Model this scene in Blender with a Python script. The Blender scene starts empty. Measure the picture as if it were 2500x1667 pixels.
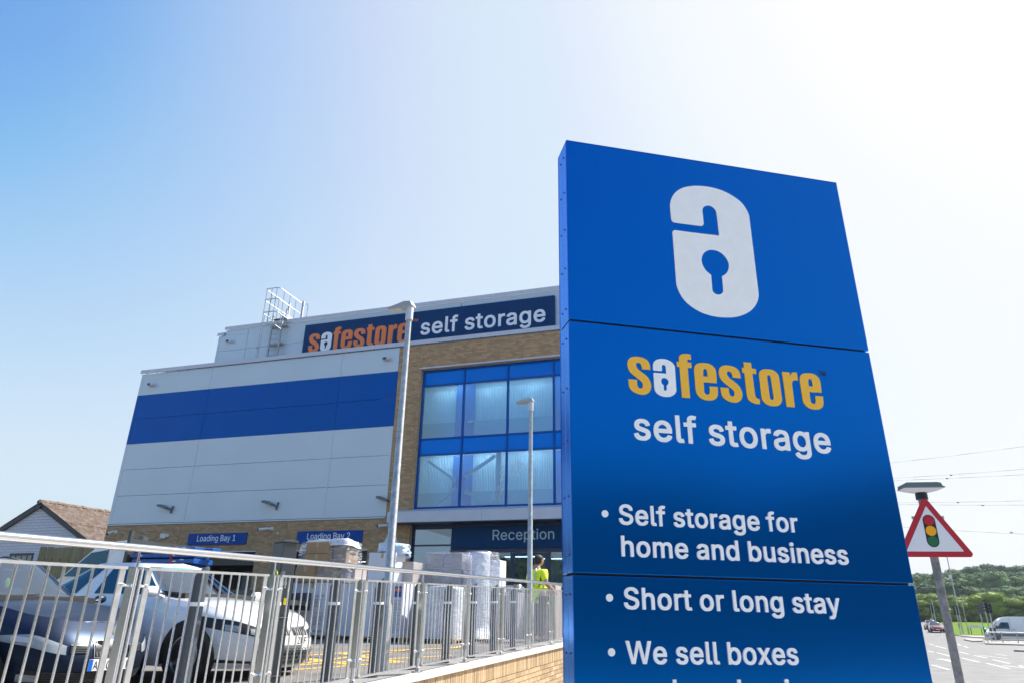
import bpy, bmesh, math, random, json
from math import sin, cos, pi, radians
from mathutils import Vector, Matrix, noise
SC = bpy.context.scene
COL = SC.collection
random.seed(7)

# ---------------------------------------------------------------- camera
cam_d = bpy.data.cameras.new('camera')
cam_d.sensor_width = 36.0
cam_d.lens = 24.0
cam_d.clip_start = 0.05
cam_d.clip_end = 3000
cam = bpy.data.objects.new('camera', cam_d)
COL.objects.link(cam)
PIT, ROL = 0.38557764, 0.01803437
fw = Vector((0, cos(PIT), sin(PIT))); up = Vector((0, -sin(PIT), cos(PIT))); rx = Vector((1, 0, 0))
xr = rx * cos(ROL) + up * sin(ROL); ur = -rx * sin(ROL) + up * cos(ROL)
M = Matrix((xr, ur, -fw)).transposed().to_4x4()
M.translation = Vector((0, 0, 1.6))
cam.matrix_world = M
SC.camera = cam

# ---------------------------------------------------------------- light
SUN = Vector((sin(radians(58)) * cos(radians(50)), cos(radians(58)) * cos(radians(50)), sin(radians(50))))
elev = math.asin(SUN.z)
az = math.atan2(SUN.x, SUN.y)
W = bpy.data.worlds.new('World'); SC.world = W; W.use_nodes = True
wn = W.node_tree.nodes; wl = W.node_tree.links
bgn = wn['Background']
sky = wn.new('ShaderNodeTexSky'); sky.sky_type = 'NISHITA'; sky.sun_disc = False
sky.sun_elevation = elev; sky.sun_rotation = az
sky.altitude = 0; sky.air_density = 1.0; sky.dust_density = 3.0; sky.ozone_density = 1.0
# soften the sky's range the way a camera does: deep blue away from the sun, pale near it
sc1 = wn.new('ShaderNodeVectorMath'); sc1.operation = 'MULTIPLY'; sc1.inputs[1].default_value = (0.186, 0.195, 0.197)
crv = wn.new('ShaderNodeRGBCurve'); mpg = crv.mapping; mpg.use_clip = False; mpg.extend = 'EXTRAPOLATED'
for ci, pts in enumerate(([(0, 0), (.12, .03), (.2, .11), (.24, .20), (.28, .37), (.34, .52), (.42, .64), (.57, .69), (.75, .78), (1, .87), (1.6, .955), (3, 1.05)],
                          [(0, 0), (.25, .22), (.34, .39), (.40, .57), (.49, .70), (.58, .78), (.68, .82), (.75, .82), (1, .91), (1.6, .97), (3, 1.05)],
                          [(0, 0), (.4, .62), (.58, .83), (.64, .885), (.75, .925), (1, .965), (1.6, .995), (3, 1.05)])):
    cu = mpg.curves[ci]
    cu.points[0].location = pts[0]; cu.points[1].location = pts[-1]
    for q in pts[1:-1]: cu.points.new(*q)
mpg.update()
sc2 = wn.new('ShaderNodeVectorMath'); sc2.operation = 'SCALE'; sc2.inputs['Scale'].default_value = 1 / 0.27
wl.new(sky.outputs[0], sc1.inputs[0]); wl.new(sc1.outputs[0], crv.inputs['Color']); wl.new(crv.outputs[0], sc2.inputs[0])
wl.new(sc2.outputs[0], bgn.inputs[0]); bgn.inputs[1].default_value = 0.135
sd = bpy.data.lights.new('sun', 'SUN'); sd.energy = 4.8; sd.angle = radians(0.5); sd.color = (1, 0.95, 0.87)
so = bpy.data.objects.new('sun', sd); COL.objects.link(so)
so.rotation_euler = (-SUN).to_track_quat('-Z', 'Y').to_euler(); so.location = SUN * 200
SC.view_settings.view_transform = 'Standard'
SC.view_settings.look = 'None'
SC.view_settings.gamma = 1.0
SC.view_settings.exposure = 1.0
SC.view_settings.use_curve_mapping = False

# ---------------------------------------------------------------- helpers
MATS = {}
def mat(name, col, rough=0.6, metal=0.0, noise_amt=0.0, nscale=8.0, bump=0.0, bscale=60.0, spec=0.5, coat=0.0, rand=0.0, stretch=None, col2=None, emit=None, tint=None):
    if name in MATS: return MATS[name]
    m = bpy.data.materials.new(name); m.use_nodes = True; MATS[name] = m
    nt = m.node_tree; n = nt.nodes; l = nt.links; b = n['Principled BSDF']
    b.inputs['Base Color'].default_value = (*col, 1); b.inputs['Roughness'].default_value = rough
    b.inputs['Metallic'].default_value = metal; b.inputs['Specular IOR Level'].default_value = spec
    if tint: b.inputs['Specular Tint'].default_value = (*tint, 1)
    if coat: b.inputs['Coat Weight'].default_value = coat; b.inputs['Coat Roughness'].default_value = 0.05
    if emit: b.inputs['Emission Color'].default_value = (*emit[0], 1); b.inputs['Emission Strength'].default_value = emit[1]
    tc = n.new('ShaderNodeTexCoord'); mp = n.new('ShaderNodeMapping'); l.new(tc.outputs['Object'], mp.inputs[0])
    if stretch: mp.inputs['Scale'].default_value = stretch
    cur = None
    if noise_amt or col2:
        nz = n.new('ShaderNodeTexNoise'); nz.inputs['Scale'].default_value = nscale; nz.inputs['Detail'].default_value = 6
        nz.inputs['Roughness'].default_value = 0.65
        l.new(mp.outputs[0], nz.inputs[0])
        mx = n.new('ShaderNodeMix'); mx.data_type = 'RGBA'
        rp = n.new('ShaderNodeMapRange'); rp.inputs[1].default_value = 0.32; rp.inputs[2].default_value = 0.68
        l.new(nz.outputs[0], rp.inputs[0]); l.new(rp.outputs[0], mx.inputs[0])
        c2 = col2 if col2 else tuple(min(1, c * (1 + noise_amt)) for c in col)
        c1 = col if col2 else tuple(c * (1 - noise_amt) for c in col)
        mx.inputs[6].default_value = (*c1, 1); mx.inputs[7].default_value = (*c2, 1)
        cur = mx.outputs[2]
    if rand:
        g = n.new('ShaderNodeNewGeometry'); oi = n.new('ShaderNodeObjectInfo')
        ad = n.new('ShaderNodeMath'); ad.operation = 'ADD'; l.new(g.outputs['Random Per Island'], ad.inputs[0]); l.new(oi.outputs['Random'], ad.inputs[1])
        fr = n.new('ShaderNodeMath'); fr.operation = 'FRACT'; l.new(ad.outputs[0], fr.inputs[0])
        mr = n.new('ShaderNodeMapRange'); mr.inputs[3].default_value = 1 - rand; mr.inputs[4].default_value = 1 + rand
        l.new(fr.outputs[0], mr.inputs[0])
        hs = n.new('ShaderNodeHueSaturation'); l.new(mr.outputs[0], hs.inputs['Value'])
        mr2 = n.new('ShaderNodeMapRange'); mr2.inputs[3].default_value = 0.5 - rand * 0.03; mr2.inputs[4].default_value = 0.5 + rand * 0.03
        sn = n.new('ShaderNodeMath'); sn.operation = 'FRACT'; mu = n.new('ShaderNodeMath'); mu.operation = 'MULTIPLY'; mu.inputs[1].default_value = 7.3
        l.new(fr.outputs[0], mu.inputs[0]); l.new(mu.outputs[0], sn.inputs[0]); l.new(sn.outputs[0], mr2.inputs[0]); l.new(mr2.outputs[0], hs.inputs['Hue'])
        if cur: l.new(cur, hs.inputs['Color'])
        else: hs.inputs['Color'].default_value = (*col, 1)
        cur = hs.outputs[0]
    if cur: l.new(cur, b.inputs['Base Color'])
    if bump:
        nb = n.new('ShaderNodeTexNoise'); nb.inputs['Scale'].default_value = bscale; nb.inputs['Detail'].default_value = 5
        l.new(mp.outputs[0], nb.inputs[0])
        bp = n.new('ShaderNodeBump'); bp.inputs['Strength'].default_value = bump; bp.inputs['Distance'].default_value = 0.02
        l.new(nb.outputs[0], bp.inputs['Height']); l.new(bp.outputs[0], b.inputs['Normal'])
    return m

def glass(name, tint, refl=0.35, rough=0.02, ripple=0.0):
    """window glass: lets light through, tinted, with a strong outer reflection"""
    if name in MATS: return MATS[name]
    m = bpy.data.materials.new(name); m.use_nodes = True; MATS[name] = m
    n = m.node_tree.nodes; l = m.node_tree.links; n.remove(n['Principled BSDF'])
    o = n['Material Output']; t = n.new('ShaderNodeBsdfTransparent'); t.inputs[0].default_value = (*tint, 1)
    g = n.new('ShaderNodeBsdfGlossy'); g.inputs['Roughness'].default_value = rough; g.inputs[0].default_value = (0.9, 0.95, 1, 1)
    f = n.new('ShaderNodeFresnel'); f.inputs[0].default_value = 1.5
    a = n.new('ShaderNodeMath'); a.operation = 'ADD'; a.inputs[1].default_value = refl; l.new(f.outputs[0], a.inputs[0])
    mx = n.new('ShaderNodeMixShader'); l.new(a.outputs[0], mx.inputs[0]); l.new(t.outputs[0], mx.inputs[1]); l.new(g.outputs[0], mx.inputs[2])
    if ripple:
        tc = n.new('ShaderNodeTexCoord'); nz = n.new('ShaderNodeTexNoise'); nz.inputs['Scale'].default_value = 0.9; l.new(tc.outputs['Object'], nz.inputs[0])
        bp = n.new('ShaderNodeBump'); bp.inputs['Strength'].default_value = ripple; bp.inputs['Distance'].default_value = 0.05
        l.new(nz.outputs[0], bp.inputs['Height']); l.new(bp.outputs[0], g.inputs['Normal'])
    l.new(mx.outputs[0], o.inputs[0])
    return m

class MB:
    def __init__(s): s.v = []; s.f = []; s.mi = []
    def add(s, v, f, mi=0):
        k = len(s.v); s.v += [tuple(p) for p in v]; s.f += [tuple(i + k for i in q) for q in f]; s.mi += [mi] * len(f); return s
    def box(s, x0, x1, y0, y1, z0, z1, mi=0, T=None):
        v = [(x, y, z) for z in (z0, z1) for y in (y0, y1) for x in (x0, x1)]
        if T: v = [T(*p) for p in v]
        return s.add(v, [(0, 2, 3, 1), (4, 5, 7, 6), (0, 1, 5, 4), (2, 6, 7, 3), (0, 4, 6, 2), (1, 3, 7, 5)], mi)
    def tube(s, p0, p1, r, n=10, r1=None, caps=True, mi=0):
        p0 = Vector(p0); p1 = Vector(p1); r1 = r if r1 is None else r1
        d = (p1 - p0).normalized(); a = d.orthogonal().normalized(); b = d.cross(a)
        v = []
        for P, R in ((p0, r), (p1, r1)):
            v += [P + (a * cos(2 * pi * i / n) + b * sin(2 * pi * i / n)) * R for i in range(n)]
        f = [(i, (i + 1) % n, n + (i + 1) % n, n + i) for i in range(n)]
        if caps: f += [tuple(range(n))[::-1], tuple(range(n, 2 * n))]
        return s.add(v, f, mi)
    def path(s, pts, r, n=8, mi=0):
        for a, b in zip(pts, pts[1:]): s.tube(a, b, r, n, mi=mi)
        return s
    def lathe(s, prof, n=20, c=(0, 0), mi=0):
        v = []; f = []
        for r, z in prof: v += [(c[0] + r * cos(2 * pi * i / n), c[1] + r * sin(2 * pi * i / n), z) for i in range(n)]
        for k in range(len(prof) - 1):
            f += [(k * n + i, k * n + (i + 1) % n, (k + 1) * n + (i + 1) % n, (k + 1) * n + i) for i in range(n)]
        f += [tuple(range(n))[::-1], tuple(range((len(prof) - 1) * n, len(prof) * n))]
        return s.add(v, f, mi)
    def prism(s, poly, y0, y1, T=None, mi=0):
        """poly in x,z extruded along y"""
        n = len(poly); v = [(p[0], y0, p[1]) for p in poly] + [(p[0], y1, p[1]) for p in poly]
        if T: v = [T(*p) for p in v]
        return s.add(v, [tuple(range(n)), tuple(range(2 * n - 1, n - 1, -1))] + [((i + 1) % n, i, n + i, n + (i + 1) % n) for i in range(n)], mi)
    def grid(s, fn, nu, nv, mi=0):
        v = [fn(i / nu, j / nv) for j in range(nv + 1) for i in range(nu + 1)]
        return s.add(v, [(j * (nu + 1) + i, j * (nu + 1) + i + 1, (j + 1) * (nu + 1) + i + 1, (j + 1) * (nu + 1) + i) for j in range(nv) for i in range(nu)], mi)
    def build(s, name, m, parent=None, label=None, smooth=None, bevel=0, kind=None, recalc=True, loc=None):
        me = bpy.data.meshes.new(name); me.from_pydata([tuple(p) for p in s.v], [], s.f)
        ms = m if isinstance(m, (list, tuple)) else [m]
        for k in ms: me.materials.append(k)
        if len(ms) > 1: me.polygons.foreach_set('material_index', s.mi)
        if recalc:
            bm = bmesh.new(); bm.from_mesh(me); bmesh.ops.recalc_face_normals(bm, faces=bm.faces); bm.to_mesh(me); bm.free()
        if smooth is not None:
            me.shade_smooth()
            if smooth > 0: me.set_sharp_from_angle(angle=radians(smooth))
        me.update()
        return link(name, me, parent, label, bevel, kind, loc)

def link(name, me, parent=None, label=None, bevel=0, kind=None, loc=None):
    o = bpy.data.objects.new(name, me); COL.objects.link(o)
    if parent: o.parent = parent
    if label: o['label'] = label
    if kind: o['kind'] = kind
    if loc: o.location = loc
    if bevel:
        b = o.modifiers.new('bevel', 'BEVEL'); b.width = bevel; b.segments = 2; b.limit_method = 'ANGLE'
    return o

def thing(name, label, cat, loc=(0, 0, 0), rz=0, group=None):
    o = bpy.data.objects.new(name, None); COL.objects.link(o); o.empty_display_size = 0.2
    o.location = loc; o.rotation_euler = (0, 0, rz); o['label'] = label; o['category'] = cat
    if group: o['group'] = group
    return o
def tag(o, label, cat, group=None):
    o['label'] = label; o['category'] = cat
    if group: o['group'] = group
    return o
def copy_tree(o, parent=None):
    kids = list(o.children)
    c = o.copy(); COL.objects.link(c)
    if parent: c.parent = parent
    for k in kids: copy_tree(k, c)
    return c

# ---- lettering: outlines as closed loops in thousandths of the letter height unit
BOLD = json.loads('''{"a":[410,[[166,-8,121,-2,101,5,79,16,61,32,39,63,32,87,30,120,36,158,45,177,66,198,131,226,256,244,266,247,273,253,275,258,275,267,271,281,261,294,241,308,226,312,196,313,186,310,126,262,111,260,46,277,42,281,41,295,52,319,66,338,81,352,101,365,137,381,181,389,191,390,296,375,326,356,338,343,350,324,358,305,363,281,365,253,365,6,362,2,356,0,281,1,277,6,276,26,266,16,237,2,221,-3,181,-8],[159,73,186,69,211,73,226,78,246,90,261,106,273,130,276,144,276,173,161,152,141,143,131,136,121,120,122,101,136,84,146,78]]],"b":[445,[[229,-7,194,-2,179,4,150,22,144,29,140,22,139,4,134,0,64,0,59,1,54,5,53,495,54,505,59,508,134,509,141,505,142,358,144,356,174,378,194,385,214,389,244,391,279,389,309,381,339,367,361,349,379,329,396,301,409,268,416,235,418,192,416,149,409,116,397,83,379,55,359,32,339,17,314,5,279,-6],[214,74,234,71,254,73,268,78,282,88,298,102,311,121,322,145,327,168,327,216,322,240,312,263,299,283,283,296,267,306,249,311,234,313,209,309,189,299,174,287,159,268,154,258,147,240,142,216,142,168,147,145,154,126,174,97,192,83]]],"c":[417,[[215,-7,180,-4,150,3,120,17,95,36,75,57,58,83,44,116,37,149,34,197,38,235,45,268,56,296,74,325,95,347,120,366,150,381,180,388,245,390,285,382,330,363,353,344,376,315,390,283,390,268,385,263,325,249,310,249,305,252,300,263,275,294,270,298,220,312,202,311,185,304,171,296,155,282,137,254,130,235,124,192,130,149,138,126,155,101,175,84,195,75,220,71,257,78,305,134,310,137,325,137,385,123,390,119,391,107,391,102,376,69,355,41,331,22,315,12,285,0,265,-5]]],"d":[445,[[200,-7,170,-5,140,5,114,17,90,36,74,55,56,83,43,116,36,149,34,192,36,235,43,268,57,301,74,330,91,349,115,367,145,381,175,389,210,391,240,389,260,385,280,377,310,348,312,505,320,509,395,508,399,505,400,500,400,7,398,3,390,0,320,0,315,3,313,7,313,26,310,33,290,12,260,-2,235,-7],[198,74,220,71,245,75,261,83,279,97,290,112,298,126,305,145,310,168,312,192,310,216,303,249,295,266,280,286,265,298,245,309,230,312,210,312,190,308,175,300,159,287,147,273,136,254,126,216,124,192,126,168,130,149,141,121,155,101,170,88,185,78]]],"e":[425,[[220,-7,185,-5,150,4,120,17,94,36,75,57,58,83,45,115,37,149,34,192,36,230,45,266,56,296,73,325,91,344,120,366,145,378,180,388,220,391,245,390,270,386,310,372,330,360,345,348,360,332,374,311,393,263,398,235,399,173,398,164,390,160,127,159,131,135,135,126,148,107,162,93,175,83,190,77,205,73,225,70,248,74,295,101,307,121,310,125,313,126,330,125,389,112,393,107,393,93,385,72,374,55,362,40,345,26,305,4,285,-2,255,-7],[128,240,130,237,135,236,300,236,305,240,301,254,296,263,280,287,265,300,245,309,220,313,200,311,185,306,160,290,138,263]]],"f":[275,[[87,0,82,5,81,10,82,309,17,310,12,310,7,313,6,380,12,385,77,386,82,389,82,446,89,470,97,484,110,498,137,516,182,528,267,519,271,513,270,498,253,446,242,444,192,446,179,437,171,422,172,387,177,386,252,385,256,380,256,375,256,323,255,313,247,310,171,309,169,5,167,1,162,0]]],"g":[446,[[215,-143,160,-137,120,-125,100,-114,82,-100,60,-76,51,-57,52,-43,105,-14,120,-12,127,-15,167,-52,185,-61,220,-65,245,-64,260,-59,283,-48,301,-29,309,-10,311,9,310,38,290,23,260,10,235,6,205,5,175,7,143,14,115,28,93,42,75,62,56,90,44,118,37,151,34,194,36,237,43,270,58,303,73,327,90,346,115,367,145,381,175,389,210,391,240,389,260,385,277,379,305,362,310,356,313,360,313,379,315,384,320,385,395,385,400,379,400,374,400,4,398,-29,391,-57,375,-84,360,-101,340,-115,315,-128,285,-136,260,-141],[198,85,220,83,235,84,245,86,265,95,282,109,295,126,305,146,311,170,310,222,304,246,295,268,282,284,266,298,250,307,235,311,220,313,200,311,190,308,170,297,155,283,141,265,131,241,126,218,124,194,127,170,131,151,141,128,156,109,170,97,185,89]]],"h":[431,[[59,0,54,5,53,10,53,503,57,508,64,509,134,509,139,508,142,498,142,366,144,359,154,367,179,380,209,389,239,391,274,389,299,383,319,375,340,361,354,347,367,328,377,304,383,276,385,247,385,5,379,0,369,0,304,0,299,2,297,5,296,233,292,261,289,272,279,286,259,303,244,309,224,312,204,310,189,304,174,295,152,271,145,252,143,242,141,5,139,1,134,0]]],"i":[188,[[62,0,57,1,54,5,53,10,53,380,57,385,62,386,137,385,142,380,142,375,142,5,137,1,132,0],[77,422,67,426,57,433,49,441,44,451,41,475,43,489,50,503,67,516,92,523,117,521,132,515,146,503,153,489,153,456,147,441,131,427,117,421]]],"k":[402,[[59,0,54,5,53,10,53,503,57,508,64,509,134,509,139,508,142,498,142,252,144,245,288,385,379,386,384,385,388,380,388,366,385,361,239,219,240,214,398,24,400,20,400,5,395,1,389,0,299,1,169,156,164,156,144,139,142,133,141,5,139,1,134,0]]],"l":[210,[[119,0,94,9,79,20,63,39,55,62,53,91,53,498,54,504,59,509,134,509,139,508,142,503,142,95,145,86,154,77,189,77,194,74,209,22,209,10,204,3]]],"m":[631,[[59,0,54,5,53,10,53,375,54,381,57,385,134,385,140,380,140,366,144,361,174,380,194,388,229,392,265,389,294,380,314,366,334,343,351,361,365,370,384,380,404,387,429,391,479,391,499,387,524,376,541,366,555,351,568,332,577,313,582,290,585,261,585,10,584,4,580,1,504,0,499,2,497,5,496,252,494,266,487,285,475,299,457,309,444,312,419,312,399,305,389,298,376,285,370,276,365,261,362,5,359,1,354,0,279,1,275,5,274,10,274,257,273,271,266,285,252,299,236,309,214,313,194,310,173,299,155,280,149,271,144,257,141,5,139,1,134,0]]],"n":[431,[[59,0,54,5,53,10,54,381,57,385,64,386,134,385,140,380,140,366,141,361,144,359,154,367,179,380,209,389,239,391,274,389,299,383,319,375,340,361,354,347,367,328,377,304,383,276,385,242,384,4,380,1,374,0,309,0,302,1,297,5,296,233,292,261,289,272,279,286,259,303,244,309,224,312,204,310,189,304,174,295,152,271,145,252,143,242,141,5,139,1,134,0]]],"o":[436,[[215,-7,180,-4,150,3,120,17,95,36,75,57,58,83,44,116,37,149,34,187,37,230,45,268,59,301,75,326,95,347,120,366,150,381,180,388,220,391,260,389,295,380,325,366,350,347,370,325,387,296,398,268,406,235,409,192,407,149,399,116,385,83,370,59,349,36,325,17,295,4,260,-5],[199,74,220,71,240,73,258,78,273,88,289,102,303,121,313,145,318,168,317,216,313,235,302,263,288,282,272,296,255,306,240,311,220,313,200,310,188,306,170,295,155,282,142,263,133,244,127,216,125,187,130,149,138,126,154,102,170,88,185,79]]],"p":[445,[[59,-135,54,-131,53,-125,54,382,59,385,64,386,134,385,139,382,140,363,141,358,144,356,174,378,194,385,219,390,244,391,279,389,309,381,339,367,361,349,379,329,396,301,409,268,416,235,418,192,416,149,409,116,397,83,379,55,359,32,338,17,314,5,284,-5,239,-8,214,-6,194,-2,150,22,144,29,142,22,141,-130,139,-134,134,-135],[214,74,234,71,254,73,268,78,282,88,298,102,311,121,322,145,327,168,327,216,322,240,312,263,299,283,283,296,267,306,249,311,234,313,209,309,189,299,174,287,159,268,154,258,147,240,142,216,142,168,147,145,154,126,174,97,192,83]]],"r":[280,[[59,0,54,5,53,10,54,381,57,385,64,386,134,385,139,382,141,366,144,364,154,372,174,382,199,389,264,390,268,385,268,380,271,318,269,308,264,305,194,304,189,303,174,294,159,280,149,266,144,253,141,5,139,1,134,0]]],"s":[386,[[167,-7,117,4,97,13,77,26,52,54,41,75,36,98,38,113,42,115,102,128,117,127,122,122,126,108,136,94,152,80,177,71,197,69,227,74,247,84,262,97,267,108,266,117,257,131,247,138,122,172,95,184,76,198,61,217,51,240,47,269,50,302,56,321,68,340,82,354,97,365,122,377,142,384,172,390,232,389,257,385,277,379,297,369,312,358,325,345,346,312,352,293,351,278,347,276,292,263,272,264,258,288,245,302,222,313,202,315,175,312,157,302,139,283,138,269,150,255,162,248,282,216,312,202,329,188,346,169,355,146,359,117,357,88,350,65,337,46,324,32,307,19,282,6,257,-2,232,-6]]],"t":[248,[[147,-1,117,8,93,23,78,42,69,66,65,99,65,308,62,310,12,310,8,313,6,317,6,374,9,384,17,386,62,386,65,388,65,464,67,470,72,473,142,473,152,471,154,464,154,388,157,386,227,385,232,379,232,322,230,313,222,310,157,310,154,308,155,99,157,90,160,85,172,76,217,78,228,76,240,23,241,9,239,4,232,2]]],"u":[431,[[189,-4,164,-2,139,3,119,12,99,24,85,39,72,58,61,81,54,114,54,381,57,385,64,386,129,386,139,384,142,380,142,152,144,129,149,114,164,95,184,81,194,77,214,74,234,76,248,81,264,91,281,110,289,124,294,138,296,380,299,384,304,386,381,385,385,380,385,375,385,5,380,1,374,0,304,0,298,5,297,24,294,28,284,19,256,5,229,-3]]],"w":[588,[[144,0,138,5,23,366,23,380,27,385,104,386,109,385,114,382,184,126,252,380,256,385,334,386,340,385,344,380,409,135,414,137,480,380,484,385,489,386,569,385,573,380,573,366,456,5,454,1,449,0,379,0,373,1,369,5,299,254,294,242,226,5,224,1,219,0]]],"x":[400,[[27,0,21,5,21,20,23,24,147,195,148,200,32,361,29,370,29,380,32,384,42,386,124,385,202,267,207,267,235,313,286,385,367,386,377,384,380,375,380,366,377,361,258,195,384,24,386,20,386,10,385,5,382,1,292,1,207,128,202,131,117,2,107,0]]],"y":[410,[[118,-136,53,-131,47,-126,47,-112,63,-58,68,-55,73,-55,113,-57,126,-51,133,-45,143,-32,160,11,160,16,19,362,17,367,18,381,23,385,28,386,98,386,108,385,111,381,208,111,213,118,306,381,308,384,313,386,393,385,398,381,398,363,223,-69,203,-99,188,-112,163,-128,148,-133]]],"S":[468,[[229,-8,194,-6,164,-1,134,9,104,24,84,40,67,58,52,82,42,111,38,149,40,153,49,156,119,156,129,155,139,123,151,106,164,95,179,86,204,77,219,74,259,74,294,84,319,99,330,111,339,123,344,134,346,144,343,158,338,167,324,182,294,198,189,227,149,241,114,258,89,276,69,299,57,329,52,362,54,400,64,426,76,447,94,467,114,482,144,498,169,507,204,514,244,516,279,514,314,507,339,498,364,484,384,470,401,452,416,428,426,400,429,376,428,362,419,358,344,359,338,362,333,385,324,399,304,417,279,429,264,432,239,435,197,428,179,420,164,409,152,395,145,381,144,367,147,352,166,333,184,322,334,276,369,260,384,251,409,227,422,210,435,172,436,144,434,113,426,87,412,63,397,44,374,25,349,12,314,0,279,-7]]],"W":[707,[[162,0,156,5,16,489,16,503,20,508,102,509,107,508,110,503,207,125,306,503,310,508,397,509,402,509,407,505,507,127,603,503,607,508,612,509,694,508,698,503,698,489,557,4,553,1,547,0,467,0,460,1,456,5,357,380,257,4,253,1,247,0]]],"P":[466,[[66,0,61,5,60,10,61,504,64,508,71,509,256,509,291,506,326,499,356,487,383,470,402,451,416,432,428,404,434,380,437,347,435,309,427,280,416,254,401,232,382,214,356,197,327,185,291,178,251,176,155,176,153,171,152,5,151,2,146,0],[155,257,246,256,271,258,291,263,313,276,327,290,336,304,343,328,341,366,336,382,326,397,300,418,271,427,154,427,153,261]]],"V":[501,[[212,0,207,2,205,5,17,488,17,504,20,508,27,509,102,509,108,508,112,503,252,114,257,108,397,506,402,509,407,509,487,508,491,503,491,489,305,5,302,1,297,0]]]}''')
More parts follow.
